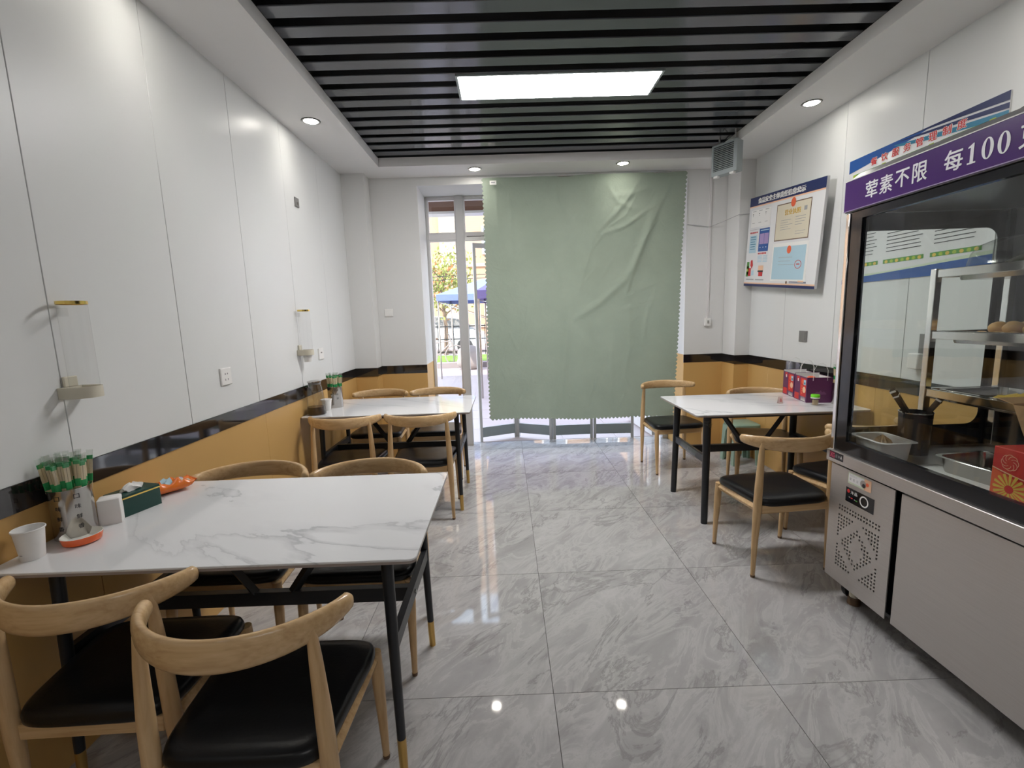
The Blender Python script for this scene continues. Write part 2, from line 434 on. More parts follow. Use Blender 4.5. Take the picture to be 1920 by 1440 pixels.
panelled_wall('wall_left', XL, 1, lys, YB + 0.5, [YREAR, -0.83, 0.335, 1.505, 2.675, 3.845, 4.50])
rys = [YREAR] + [2.59 + 0.572 * k for k in range(-8, 4)] + [4.45]
rys = [y for y in rys if y >= YREAR]
panelled_wall('wall_right', XR, -1, rys, YB + 0.5, [YREAR, -0.75, 0.42, 1.59, 2.76, 3.93, 4.45])

# back wall with the wide door opening
wb = struct('wall_back', (0, YB, 0))
JL, JR, ZL = -0.785, 1.735, 2.60
def wb_part(n, x0, x1, z0, z1, y0, y1, m): return MB().box(x0, x1, y0, y1, z0, z1).build(n, m, wb, world=True)
wb_part('wall_pier', XL - 0.1, JL, 0.936, 2.9, YB, 4.98, M['plaster'])
wb_part('lower_pier', XL - 0.1, JL, 0, 0.936, YB + 0.004, 4.98, M['ochre'])
wb_part('wall_pier', JR, XR + 0.1, 0.952, 2.9, YB, 4.98, M['plaster'])
wb_part('lower_pier', JR, XR + 0.1, 0, 0.952, YB + 0.004, 4.98, M['ochre'])
wb_part('lintel', JL, JR, ZL, 2.9, YB, 4.98, M['plaster'])
wb_part('mirror_band', XL + 0.2, JL + 0.001, 0.856, 0.936, YB - 0.005, YB + 0.003, M['band'])
wb_part('mirror_band', JR - 0.001, XR - 0.1, 0.872, 0.952, YB - 0.005, YB + 0.003, M['band'])
wb_part('lower_panel', XL + 0.2, JL - 0.001, 0, 0.8555, YB - 0.004, YB + 0.003, M['ochre'])
wb_part('lower_panel', JR + 0.001, XR - 0.1, 0, 0.8715, YB - 0.004, YB + 0.003, M['ochre'])
for nm, x0, x1, yf, zb in (('pillar_left', XL + 0.0005, -1.223, 4.335, 0.936), ('pillar_right', 2.115, XR - 0.0005, 4.255, 0.952)):
    pl = struct(nm, ((x0 + x1) / 2, (yf + YB) / 2, 0))
    MB().box(x0, x1, yf, YB - 0.0055, zb, 2.72).build('pillar_face', M['plaster'], pl, world=True)
    MB().box(x0, x1, yf + 0.001, YB - 0.0055, 0, zb - 0.081).build('lower_panel', M['ochre'], pl, world=True)
    xa, xb = (x0, x1 + 0.005) if 'left' in nm else (x0 - 0.005, x1)
    MB().box(xa, xb, yf - 0.005, YB - 0.0055, zb - 0.080, zb - 0.0005).build('mirror_band', M['band'], pl, world=True)
# rear wall behind the camera
wr = struct('wall_rear', (0, YREAR, 0))
MB().box(XL - 0.1, XR + 0.1, YREAR - 0.12, YREAR, 0, 2.95).build('rear_face', M['plaster'], wr, world=True)
# ceiling: soffit ring, black void, slats
OX0, OX1, OY0, OY1 = -1.045, 1.862, -2.2, 4.18
ce = struct('ceiling', (0, 0, ZS))
for x0, x1, y0, y1 in ((XL - 0.1, OX0, YREAR - 0.1, 4.98), (OX1, XR + 0.1, YREAR - 0.1, 4.98), (OX0, OX1, OY1, 4.98), (OX0, OX1, YREAR - 0.1, OY0)):
    MB().box(x0, x1, y0, y1, ZS, 3.0).build('soffit', M['soffit'], ce, world=True)
MB().box(OX0, OX1, OY0, OY1, 2.93, 3.0).build('void_deck', M['void'], ce, world=True)
for x0, x1, y0, y1 in ((OX0, OX0 + 0.0015, OY0, OY1), (OX1 - 0.0015, OX1, OY0, OY1), (OX0, OX1, OY1 - 0.002, OY1), (OX0, OX1, OY0, OY0 + 0.002)):
    MB().box(x0, x1, y0, y1, ZT + 0.002, 2.93).build('void_side', M['void'], ce, world=True)
s0 = None
k0 = 2.386 - 0.15 * 30
for k in range(60):
    y = k0 + 0.15 * k
    if y < OY0 or y + 0.093 > OY1 + 0.02: continue
    yy = y + 0.0465
    if s0 is None:
        s0 = MB().box(OX0 + 0.002, OX1 - 0.002, -0.043, 0.043, 0, 0.009).build('ceiling_slat', M['slat'], ce, bevel=0.003, seg=1); s0.location = (0, yy, ZT - ZS)
    else: share(s0, (0, yy, ZT - ZS), ce)

# ------------------------------------------------------------------ lamps
def panel_lamp(x, y, label, lit=None):
    t = thing('ceiling_panel_light', label, 'ceiling light', (x, y, 2.7335))
    MB().box(-0.6, 0.6, -0.15, 0.15, 0.0, 0.011).build('lamp_frame', M['greybox'], t)
    MB().box(-0.585, 0.585, -0.138, 0.138, -0.0008, -0.0001).build('lamp_diffuser', lit or M['panel_light'], t)
    return t
panel_lamp(0.357, 2.995, 'long white rectangular panel light set into the dark slatted ceiling')
panel_lamp(0.357, 0.70, 'added unseen fill panel in the slatted ceiling over the camera', mat('dim_fill_diffuser', (0.9, 0.92, 0.95), 0.5, emit=(1.0, 0.978, 0.968), es=1.2))  # out of view, added as weak fill light overhead
panel_lamp(0.357, -1.30, 'added unseen fill panel in the slatted ceiling near the rear wall', mat('rear_fill_diffuser', (0.9, 0.92, 0.95), 0.5, emit=(1.0, 0.978, 0.968), es=9.0))  # unseen panel added to brighten the room from behind the camera
dl = None
for x, y, lb in ((-1.227, 3.236, 'small round recessed downlight above the long wall of cup dispensers'),
              (-0.231, 4.311, 'small round recessed downlight above the tall sidelight window'),
              (1.074, 4.269, 'small round recessed downlight above the green curtain'),
              (2.02, 3.176, 'small round recessed downlight above the crooked notice board'),
              (-1.227, 1.93, 'small round downlight in the soffit over the near table'),
              (2.02, 1.90, 'small round downlight in the soffit over the display cabinet'),
              (-1.227, -0.6, 'small round downlight in the soffit behind the camera, cup dispenser side'),
              (2.02, -0.6, 'small round downlight in the soffit behind the camera, cabinet side')):
    t = thing('downlight', lb, 'downlight', (x, y, ZS), group='recessed downlights in the white soffit')
    if dl is None:
        a = MB().lathe([(0.057, -0.004), (0.046, -0.004), (0.043, 0.0), (0.060, 0.0)], 24).build('trim_ring', M['chrome'], t, smooth=True)
        b = MB().disc((0, 0, -0.0025), 0.0445, 24, flip=True).build('lamp_lens', M['down'], t)
        dl = (a, b)
    else:
        share(dl[0], (0, 0, 0), t); share(dl[1], (0, 0, 0), t)
    ld = bpy.data.lights.new('downlight_beam', 'SPOT'); ld.energy = SPOT_W; ld.spot_size = 1.9; ld.spot_blend = 0.9; ld.color = (1, 0.95, 0.87); ld.shadow_soft_size = 0.03
    lo = bpy.data.objects.new('downlight_beam', ld); COL.objects.link(lo); lo.parent = t; lo.location = (0, 0, -0.012)

# ------------------------------------------------------------------ door wall: window, door, folding screen, curtain
YW = 4.90
wi = struct('window_1', (-0.42, YW, 0))
def bar(o, n, x0, x1, z0, z1, m, y0=YW, y1=YW + 0.06): return MB().box(x0, x1, y0, y1, z0, z1).build(n, m, o, world=True, bevel=0.004, seg=1)
bar(wi, 'frame_jamb', JL, -0.765, 0.0, ZL, M['alu'])
bar(wi, 'frame_mullion', -0.478, -0.395, 0.0, ZL, M['alu'], YW - 0.02)
bar(wi, 'frame_head', -0.765, JR - 0.06, 2.575, ZL, M['pvc'])
bar(wi, 'frame_transom', -0.765, -0.478, 2.172, 2.235, M['pvc'])
bar(wi, 'frame_transom', -0.395, JR - 0.06, 2.172, 2.235, M['pvc'])
bar(wi, 'frame_sill', -0.765, -0.478, 0.0, 0.10, M['alu'])
bar(wi, 'frame_jamb', JR - 0.06, JR, 0.0, ZL, M['pvc'])
bar(wi, 'frame_mullion', 0.65, 0.71, 2.235, 2.575, M['pvc'])
for x0, x1, z0, z1 in ((-0.765, -0.478, 0.10, 2.172), (-0.765, -0.478, 2.235, 2.575), (-0.395, 0.65, 2.235, 2.575), (0.71, JR - 0.06, 2.235, 2.575)):
    MB().box(x0, x1, YW + 0.025, YW + 0.031, z0, z1).build('pane', G['clear'], wi, world=True)
    for q in (0, 1):
        f = MB()
        f.box(x0, x0 + 0.012, YW + 0.005, YW + 0.05, z0, z1); f.box(x1 - 0.012, x1, YW + 0.005, YW + 0.05, z0, z1)
        f.box(x0 + 0.012, x1 - 0.012, YW + 0.005, YW + 0.05, z0, z0 + 0.012); f.box(x0 + 0.012, x1 - 0.012, YW + 0.005, YW + 0.05, z1 - 0.012, z1)
        if q == 0: f.build('glazing_bead', M['pvc'], wi, world=True)
# door leaf opened outwards against the sidelight mullion
do = struct('door_1', (1.60, YW + 0.07, 0))
d = MB(); d.box(-0.05, 0.0, 0, 0.09, 0.02, 2.15); d.box(-0.05, 0.0, 0.75, 0.84, 0.02, 2.15); d.box(-0.05, 0.0, 0.09, 0.75, 2.06, 2.15); d.box(-0.05, 0.0, 0.09, 0.75, 0.02, 0.16)
dl_ = d.build('door_leaf', M['alu'], do); dl_.location = (0.03, 0, 0)
g_ = MB().box(-0.03, -0.024, 0.09, 0.75, 0.16, 2.06).build('door_glass', G['clear'], do); g_.location = (0.03, 0, 0)
h_ = MB().tube([(0.02, 0.79, 0.9), (0.05, 0.79, 0.92), (0.05, 0.79, 1.18), (0.02, 0.79, 1.2)], 0.01, 8).build('door_handle', M['chrome'], do, smooth=True); h_.location = (0.03, 0, 0)
do.rotation_euler = (0, 0, 0.06)
cl = thing('door_closer', 'grey door closer bar screwed to the transom beside the curtain', 'door closer', (-0.28, YW, 2.165))
MB().box(-0.11, 0.11, -0.035, -0.001, -0.012, 0.025).build('closer_body', M['white'], cl, bevel=0.004)
MB().box(-0.09, 0.16, -0.03, -0.012, 0.028, 0.036).build('closer_arm', M['satin'], cl)
# folding screen door
nodes = [(-0.331, 4.99), (0.088, 5.17), (0.48, 4.985), (0.932, 5.0), (1.38, 4.975)]
fs = thing('folding_screen_door', 'concertina screen door of clear panels with grey kick rails behind the green curtain', 'folding door', (0.5, 5.03, 0))
for (xa, ya), (xb, yb) in zip(nodes[:-1], nodes[1:]):
    a = Vector((xa, ya, 0)); b = Vector((xb, yb, 0)); L = (b - a).length; ang = math.atan2(yb - ya, xb - xa)
    T = Matrix.Translation(a) @ Matrix.Rotation(ang, 4, 'Z')
    fr = MB().box(0.004, 0.034, -0.014, 0.014, 0.006, 2.15, T=T).build('stile', M['alu'], fs, world=True)
    MB().box(L - 0.034, L - 0.004, -0.014, 0.014, 0.006, 2.15, T=T).build('stile', M['alu'], fs, world=True)
    MB().box(0.034, L - 0.034, -0.011, 0.011, 0.055, 0.165, T=T).build('kick_rail', M['greybox'], fs, world=True)
    MB().box(0.034, L - 0.034, -0.011, 0.011, 2.10, 2.15, T=T).build('head_rail', M['alu'], fs, world=True)
    MB().box(0.034, L - 0.034, -0.002, 0.002, 0.165, 2.10, T=T).build('clear_sheet', G['pvc'], fs, world=True)
sb = thing('signboard', 'brown signboard hung outside over the door, seen through the top panes', 'signboard', (0.4, 5.2, 2.52))
MB().box(-1.6, 1.6, 0, 0.14, 0, 0.42).build('board_face', M['signbrown'], sb)
MB().box(-1.62, 1.62, -0.01, 0.15, -0.025, 0.0).build('lower_rail', M['white'], sb)
MB().box(-1.5, -1.44, -0.26, -0.01, 0.2, 0.26).build('bracket', M['greybox'], sb)
MB().box(1.44, 1.5, -0.26, -0.01, 0.2, 0.26).build('bracket', M['greybox'], sb)

_rc = random.Random(21)
CREASES = []
def _crease(pts, amp, wd): CREASES.append(([((x - 640) / 960.0, (y - 80) / 1170.0) for x, y in pts], amp, wd))
_crease([(1480, 170), (1400, 420), (1330, 570), (1200, 680), (1080, 750)], 0.016, 0.016)
_crease([(1530, 120), (1440, 340), (1370, 520), (1330, 640)], 0.014, 0.014)
_crease([(1390, 100), (1300, 230), (1190, 340)], 0.011, 0.012)
_crease([(1440, 240), (1320, 320), (1190, 360)], 0.009, 0.010)
_crease([(1250, 180), (1340, 180), (1420, 150)], 0.010, 0.014)
_crease([(1230, 130), (1280, 210), (1370, 250)], 0.008, 0.012)
_crease([(1060, 620), (1040, 800), (1020, 1050), (1000, 1250)], 0.015, 0.022)
_crease([(960, 400), (1000, 560), (1010, 680)], 0.008, 0.011)
_crease([(1180, 340), (1130, 500), (1090, 640)], 0.007, 0.012)
_crease([(760, 180), (770, 320), (790, 420)], 0.008, 0.014)
_crease([(980, 90), (990, 200), (1080, 330)], 0.008, 0.013)
_crease([(700, 100), (700, 230), (710, 360)], 0.007, 0.014)
_crease([(1270, 820), (1265, 1000), (1280, 1160)], 0.007, 0.016)
_crease([(1350, 720), (1360, 900), (1330, 1080)], 0.006, 0.014)
_crease([(1490, 600), (1440, 760), (1420, 900)], 0.007, 0.014)
for _k in range(46):
    x0 = _rc.uniform(1000, 1560); y0 = _rc.uniform(110, 720); L_ = _rc.uniform(50, 170); a_ = math.atan2(900 - y0, -620 + (1560 - x0) * 0.35) + _rc.uniform(-.35, .35)
    _crease([(x0, y0), (x0 + L_ * math.cos(a_), y0 + L_ * math.sin(a_))], _rc.uniform(0.0015, 0.0042), _rc.uniform(0.005, 0.010))
for _k in range(34):
    x0 = _rc.uniform(680, 1540); y0 = _rc.uniform(650, 1180); L_ = _rc.uniform(40, 140); a_ = PI / 2 + _rc.uniform(-.6, .6)
    _crease([(x0, y0), (x0 + L_ * math.cos(a_), y0 + L_ * math.sin(a_))], _rc.uniform(0.001, 0.0028), _rc.uniform(0.005, 0.012))
CBOX = [(min(p[0] for p in P_) - 3 * w_, max(p[0] for p in P_) + 3 * w_, min(p[1] for p in P_) - 3 * w_, max(p[1] for p in P_) + 3 * w_) for P_, a_, w_ in CREASES]
def crease(u, v):
    h = 0.0
    for (P_, a_, w_), (u0, u1, v0, v1) in zip(CREASES, CBOX):
        if u < u0 or u > u1 or v < v0 or v > v1: continue
        best = 9; n_ = len(P_) - 1; tt = 0
        for i in range(n_):
            ax, ay = P_[i]; bx, by = P_[i + 1]; dx, dy = bx - ax, by - ay
            t = max(0.0, min(1.0, ((u - ax) * dx + (v - ay) * dy) / (dx * dx + dy * dy)))
            d = math.hypot(u - ax - t * dx, (v - ay - t * dy))
            if d < best: best = d; tt = (i + t) / n_
        h += a_ * math.exp(-(best / w_) ** 2) * (0.25 + 0.75 * math.sin(PI * min(1, max(0, tt * 0.9 + 0.05))))
    return h
def cloth(u, v):
    """u across 0..1, v down 0..1 -> point; the hem pulls in and sags a little"""
    xr = 1.703 - 0.040 * min(1, v / 0.35) - 0.055 * max(0, (v - 0.35) / 0.65) ** 1.6; xl = -0.166 + 0.004 * math.sin(v * 5) - 0.008 * v
    x = xl + (xr - xl) * u
    z = 2.635 + 0.012 * u + v * (0.385 - 0.03 * u - 2.635 - 0.012 * u)
    z += 0.006 * math.sin(u * 9) * v
    amp = 0.012 + 0.016 * v
    fold = math.sin(u * 27 + 1.2 * math.sin(v * 2.2)) * 0.35 + math.sin(u * 11 + v * 1.5 + 0.8) * 0.5
    fold *= (1 - 0.35 * v)
    y = 4.450 - amp * fold - 0.012 * v - crease(u, v)
    return x, y, z
NU, NV = 288, 360
cb = MB(); vs = []
for j in range(NV + 1):
    for i in range(NU + 1):
        u = i / NU; v = j / NV
        x, y, z = cloth(u, v)
        s = 0.015
        if i == 0: x -= s * abs(math.sin(j * PI / 6))
        if i == NU: x += s * abs(math.sin(j * PI / 6))
        if j == NV: z -= s * abs(math.sin(i * PI / 6))
        vs.append((x, y, z))
fsx = [(j * (NU + 1) + i, j * (NU + 1) + i + 1, (j + 1) * (NU + 1) + i + 1, (j + 1) * (NU + 1) + i) for j in range(NV) for i in range(NU)]
cu_ = thing('curtain', 'sage green cloth curtain with scalloped edges hanging over the doorway', 'curtain', (0.75, 4.45, 2.64))
cb.add(vs, fsx); cb.build('cloth', curtain_m, cu_, smooth='all', world=True, norm=False)
MB().tube([(-0.16, 4.462, 2.63), (1.70, 4.462, 2.645)], 0.006, 8).build('hanging_wire', M['satin'], cu_, smooth=True, world=True)
q = MB(); q.box(-0.105, -0.045, 4.405, 4.409, 2.565, 2.60); q.box(-0.095, -0.055, 4.404, 4.4052, 2.575, 2.59, ); q.build('care_tag', M['white'], cu_, world=True)
MB().box(-0.092, -0.058, 4.4030, 4.4038, 2.578, 2.588).build('tag_print', M['grey'], cu_, world=True)

# ================================================================== furniture
def horn_rings():
    rings = []; N = 34
    for i in range(N + 1):
        t = -1 + 2 * i / N
        x = 0.239 * math.sin(t * PI / 2 * 0.985)
        c = max(0.0, 1 - (x / 0.2391) ** 2)
        y = -0.086 - 0.174 * c ** 0.64
        k = max(0.0, math.cos(t * PI / 2)) ** 0.75
        zc = 0.723 - 0.010 * k
        hh = 0.0168 + 0.0205 * k; ht = 0.0165 - 0.0045 * k
        e = 1.0 if 0 < i < N else 0.6
        rings.append((Vector((x, y, zc)), hh * e, ht * e, k))
    out = []
    for i, (p, hh, ht, k_) in enumerate(rings):
        d_ = (rings[min(i + 1, N)][0] - rings[max(i - 1, 0)][0]); d_.z = 0; d_.normalize()
        nrm = Vector((-d_.y, d_.x, 0))
        up = (Vector((0, 0, 1)) + Vector((0, 1, 0)) * 0.06 * k_).normalized()
        out.append([p + nrm * ht * math.copysign(abs(math.cos(2 * PI * k / 16)) ** 0.85, math.cos(2 * PI * k / 16)) + up * hh * math.copysign(abs(math.sin(2 * PI * k / 16)) ** 0.9, math.sin(2 * PI * k / 16)) for k in range(16)])
    return out

def seat_pad():
    mb = MB(); N = 20; pts = []
    # plan outline: a rounded trapezoid, wider in front
    for k in range(64):
        a = 2 * PI * k / 64; cx_, sy_ = math.cos(a), math.sin(a); e = 0.32
        px = math.copysign(abs(cx_) ** e, cx_); py = math.copysign(abs(sy_) ** e, sy_)
        y = 0.192 * py - 0.018; wdt = 0.208 + 0.018 * py
        pts.append((wdt * px, y))
    rings = []
    for s_, z in ((0.97, 0.385), (1.0, 0.392), (1.004, 0.405), (0.985, 0.418), (0.94, 0.4245), (0.8, 0.428), (0.5, 0.426), (0.15, 0.424)):
        rings.append([(x * s_, (y + 0.02) * s_ - 0.02, z + (0.006 * (1 - (y / 0.2) ** 2) if s_ > 0.9 else 0)) for x, y in pts])
    return mb.loft(rings)

def make_chair(label, group):
    t = thing('dining_chair', label, 'chair', (0, 0, 0), 0, group)
    MB().loft(horn_rings()).build('backrest', wood_m, t, smooth='all')
    seat_pad().build('seat', M['leather'], t, smooth='all')
    f = MB()
    f.box(-0.200, 0.200, 0.140, 0.160, 0.345, 0.388); f.box(-0.180, 0.180, -0.196, -0.176, 0.345, 0.388)
    for s in (-1, 1):
        f.tube([(s * 0.190, -0.18, 0.366), (s * 0.204, 0.15, 0.366)], 0.0145, 4, ref=(0, 0, 1), sq=1.45)
    f.build('seat_frame', wood_m, t, bevel=0.003, seg=1)
    for s in (-1, 1):
        g = MB().tube([(s * 0.208, 0.178, 0.012), (s * 0.208, 0.170, 0.15), (s * 0.207, 0.160, 0.30), (s * 0.206, 0.155, 0.387)], [0.0105, 0.0145, 0.019, 0.0175], 12).build('leg', woodz_m, t, smooth=True)
        MB().tube([(s * 0.208, 0.1785, 0.0), (s * 0.208, 0.178, 0.013)], [0.0105, 0.0118], 12).build('foot_cap', M['brown'], g, smooth=True)
        g = MB().tube([(s * 0.205, -0.182, 0.012), (s * 0.203, -0.183, 0.18), (s * 0.200, -0.187, 0.36), (s * 0.197, -0.188, 0.50), (s * 0.191, -0.187, 0.64), (s * 0.187, -0.186, 0.716)],
                      [0.0105, 0.015, 0.0205, 0.019, 0.0145, 0.0105], 12).build('leg', woodz_m, t, smooth=True)
        MB().tube([(s * 0.205, -0.182, 0.0), (s * 0.205, -0.182, 0.013)], [0.0105, 0.0118], 12).build('foot_cap', M['brown'], g, smooth=True)
    return t
T1N, T2N, T3N = 'chairs at the table with the green tissue box', 'chairs at the table with the glass bottle', 'chairs at the table with the plum gift bags'
chairs = [
    (-0.632, 1.105, 0.0, 'oak horn-back chair nearest the camera, on the aisle side of the green tissue box table', T1N),
    (-1.095, 1.245, 0.03, 'oak horn-back chair nearest the camera, against the wall below the paper cup', T1N),
    (-0.608, 1.80, PI, 'oak horn-back chair at the far side of the green tissue box table, aisle end', T1N),
    (-1.124, 1.82, PI, 'oak horn-back chair at the far side of the near table, behind the orange snack packet', T1N),
    (-0.608, 3.205, 0.0, 'oak horn-back chair on the near side of the glass bottle table, aisle end', T2N),
    (-1.123, 3.205, 0.0, 'oak horn-back chair on the near side of the glass bottle table, wall end', T2N),
    (-0.632, 3.99, PI, 'oak horn-back chair on the far side of the glass bottle table, next to the window', T2N),
    (-1.148, 3.99, PI, 'oak horn-back chair on the far side of the glass bottle table, in the wall corner', T2N),
    (1.418, 2.400, 0.096, 'oak horn-back chair between the display cabinet and a table leg, whole seat in view', T3N),
    (1.946, 2.573, 0.205, 'oak chair half hidden behind the display cabinet, tucked under the gift bag table', T3N),
    (1.437, 3.95, PI + 0.08, 'oak horn-back chair pulled out in front of the green curtain, facing the room', T3N),
    (1.935, 3.40, PI - 0.27, 'oak horn-back chair turned askew beyond the gift bag table, before the mint stool', T3N),
]
c0 = None
for x, y, r, lb, gp in chairs:
    if c0 is None: c0 = make_chair(lb, gp); o = c0
    else: o = copy_tree(c0); o['label'] = lb; o['group'] = gp
    o.location = (x, y, 0); o.rotation_euler = (0, 0, r)

def make_table(label, L=1.16, W=0.70, RT=0.0178, RB=0.0125):
    t = thing('dining_table', label, 'table', (0, 0, 0), 0, 'marble-topped dining tables')
    def slab(x0, x1, y0, y1, r, z0, z1):
        pts = []
        for cx_, cy_, a0 in ((x1 - r, y1 - r, 0), (x0 + r, y1 - r, PI / 2), (x0 + r, y0 + r, PI), (x1 - r, y0 + r, 1.5 * PI)):
            pts += [(cx_ + r * math.cos(a0 + k * PI / 12), cy_ + r * math.sin(a0 + k * PI / 12)) for k in range(7)]
        return MB().loft([[(x, y, z0) for x, y in pts], [(x, y, z1) for x, y in pts]])
    top = slab(-L / 2, L / 2, -W / 2, W / 2, 0.022, 0.7285, 0.735).build('tabletop', table_m, t, bevel=0.0015)
    e_ = slab(-L / 2 + 0.001, L / 2 - 0.001, -W / 2 + 0.001, W / 2 - 0.001, 0.022, 0.721, 0.7284).build('tabletop_backing', M['edge'], t)
    f = MB(); zx, zy = L / 2 - 0.105, W / 2 - 0.095
    f.box(-zx, zx, -zy - 0.018, -zy + 0.018, 0.695, 0.7205); f.box(-zx, zx, zy - 0.018, zy + 0.018, 0.695, 0.7205)
    f.box(-zx - 0.018, -zx + 0.018, -zy - 0.018, zy + 0.018, 0.695, 0.7205); f.box(zx - 0.018, zx + 0.018, -zy - 0.018, zy + 0.018, 0.695, 0.7205)
    f.build('under_frame', M['black'], t)
    for sx in (-1, 1):
        for sy in (-1, 1):
            tp = Vector((sx * zx, sy * zy, 0.70)); bt = Vector((sx * (zx + 0.012), sy * (zy + 0.022), 0.0))
            md = bt.lerp(tp, 0.115 / 0.70)
            g = MB().tube([md, bt.lerp(tp, 0.6), tp], [RB + (RT - RB) * 0.16, RB + (RT - RB) * 0.65, RT], 16).build('leg', M['black'], t, smooth=True)
            MB().tube([bt, md], [RB, RB + (RT - RB) * 0.17 + 0.0004], 16).build('foot_ferrule', M['FERR'], g, smooth=True)
        MB().box(sx * (zx + 0.006) - 0.011, sx * (zx + 0.006) + 0.011, -zy - 0.012, zy + 0.012, 0.400, 0.446).build('side_rail', M['black'], t)
        q = MB().tube([(sx * (zx + 0.016), 0, 0.423), (sx * (zx + 0.021), 0, 0.423)], 0.007, 10).build('bolt', M['satin'], t)
        for sy in (0,):
            MB().tube([(sx * 0.26, 0, 0.715), (sx * 0.065, 0, 0.440)], 0.017, 4, ref=(0, 1, 0), sq=0.9).build('brace', M['black'], t)
    MB().box(-0.3, 0.3, -0.02, 0.02, 0.697, 0.720).build('centre_rail', M['black'], t)
    MB().box(-zx, zx, -0.013, 0.013, 0.396, 0.446).build('stretcher', M['black'], t)
    return t
M['FERR'] = M['brass']
ta = make_table('white marble table nearest the camera, holding the green tissue box and paper cup')
ta.location = (XL + 0.006 + 0.58, 1.51, 0)
tb = copy_tree(ta); tb['label'] = 'white marble table by the window, holding the glass bottle of dark vinegar'
tb.location = (-0.272 - 0.575, 3.45, 0)
for c in bpy.data.objects:
    if c.parent == tb and c.name.startswith('tabletop') is False: pass
M['FERR'] = M['black']
tc = make_table('white marble table beside the display cabinet, holding the plum gift bags', L=1.085, RT=0.0245, RB=0.0205)
tc.location = (1.155 + 0.5425, 3.105, 0)
# clear film wrapped on its two near legs, as delivered
fw = MB().tube([(-0.445, -0.264, 0.655), (-0.428, -0.258, 0.672)], [0.0262, 0.0268], 14, cap=False)
fw.tube([(-0.443, -0.262, 0.640), (-0.432, -0.258, 0.655)], [0.0262, 0.0266], 14, cap=False)
o = fw.build('packing_film', G['film'], tc, smooth=True); o['label'] = 'leftover clear film round the leg'
fw = MB().tube([(-0.4435, -0.16, 0.421), (-0.4435, 0.10, 0.424)], 0.029, 10, cap=False).build('packing_film', G['film'], tc, smooth=True); fw['label'] = 'leftover clear film round the side rail'

# mint stool
st = thing('plastic_stool', 'small mint green plastic stool standing in the corner behind the gift bag table', 'stool', (2.095, 4.03, 0))
st.scale = (1, 1, 0.92)
def rr(hx, hy, r, z, n=5):
    o = []
    for cx_, cy_, a0 in ((hx - r, hy - r, 0), (-hx + r, hy - r, PI / 2), (-hx + r, -hy + r, PI), (hx - r, -hy + r, 1.5 * PI)):
        o += [(cx_ + r * math.cos(a0 + k * PI / 2 / n), cy_ + r * math.sin(a0 + k * PI / 2 / n), z) for k in range(n + 1)]
    return o
MB().loft([rr(0.112, 0.112, 0.03, 0.355), rr(0.118, 0.118, 0.03, 0.365), rr(0.116, 0.116, 0.03, 0.393), rr(0.108, 0.108, 0.03, 0.400), rr(0.02, 0.02, 0.015, 0.400)]).build('seat', M['mint'], st, smooth=True)
for sx in (-1, 1):
    for sy in (-1, 1):
        MB().loft([[(sx * a, sy * b, z) for a, b in ((o1, o1), (o1 - wd, o1), (o1 - wd, o1 - 0.018), (o1 - 0.018, o1 - 0.018), (o1 - 0.018, o1 - wd), (o1, o1 - wd))] for o1, wd, z in ((0.128, 0.05, 0.0), (0.122, 0.052, 0.18), (0.118, 0.062, 0.30), (0.116, 0.10, 0.362))]).build('leg', M['mint'], st)
for k in range(4):
    T = Matrix.Rotation(k * PI / 2, 4, 'Z')
    MB().box(-0.11, 0.11, 0.104, 0.112, 0.31, 0.362, T=T).build('apron', M['mint'], st)

# ================================================================== things on the tables
ZTB = 0.7352
def paper_cup(x, y, z, label, r0=0.026, r1=0.0365, h=0.088, rz=0.4):
    t = thing('paper_cup', label, 'cup', (x, y, z), rz)
    MB().lathe([(0.002, 0.006), (r0 - 0.002, 0.006), (r1 - 0.0015, h - 0.002), (r1 - 0.0005, h)], 28).build('cup_inside', M['paper'], t, smooth=True)
    MB().lathe([(0.002, 0.003), (r0 - 0.001, 0.003), (r0, 0.0), (r0 + 0.0004, 0.001), (r1 - 0.001, h - 0.004)], 28).build('cup_wall', M['paper'], t, smooth=True)
    MB().lathe([(r1 - 0.001, h - 0.004), (r1 + 0.0016, h - 0.004), (r1 + 0.0022, h - 0.001), (r1 + 0.0008, h + 0.001), (r1 - 0.0012, h)], 28).build('rolled_rim', M['paper'], t, smooth=True)
    return t
cp = paper_cup(-1.368, 1.247, ZTB, 'white paper cup standing by the chopstick canister at the wall end of the near table', 0.026, 0.035)
mk = MB()
for k in range(5):
    a = -1.75 + 0.05 * k; mk.box(-0.0012, 0.0012, 0.0288, 0.0292, 0.018, 0.021, T=Matrix.Rotation(a - PI / 2 - 0.4, 4, 'Z'))
mk.build('printed_mark', M['grey'], cp)

def canister(x, y, z, label, r, h, chars):
    t = thing('chopstick_canister', label, 'canister', (x, y, z))
    MB().lathe([(0.001, 0.003), (r - 0.002, 0.003), (r - 0.002, h - 0.002)], 32).build('canister_inside', M['satin'], t, smooth=True)
    MB().lathe([(0.001, 0.0005), (r - 0.001, 0.0), (r, 0.002), (r, h - 0.002)], 32).build('canister_wall', M['satin'], t, smooth=True)
    MB().lathe([(r, h - 0.002), (r + 0.002, h - 0.001), (r + 0.002, h + 0.001), (r - 0.002, h + 0.001), (r - 0.002, h - 0.002)], 32).build('rolled_rim', M['chrome'], t, smooth=True)
    for ang, col in chars or ():
        mb = MB()
        for k, ch in enumerate(col):
            vs, fs_, tw, th = text_mesh(ch, 0.012)
            sz = 0.014
            P = []
            for px, py in vs:
                a = ang + (px / tw - 0.5) * sz / r
                P.append(((r + 0.0005) * math.cos(a), (r + 0.0005) * math.sin(a), h * (0.86 - 0.2 * k) + (py / th - 0.5) * sz))
            mb.add(P, fs_)
        mb.build('lettering', M['ink'], t, norm=False)
    return t
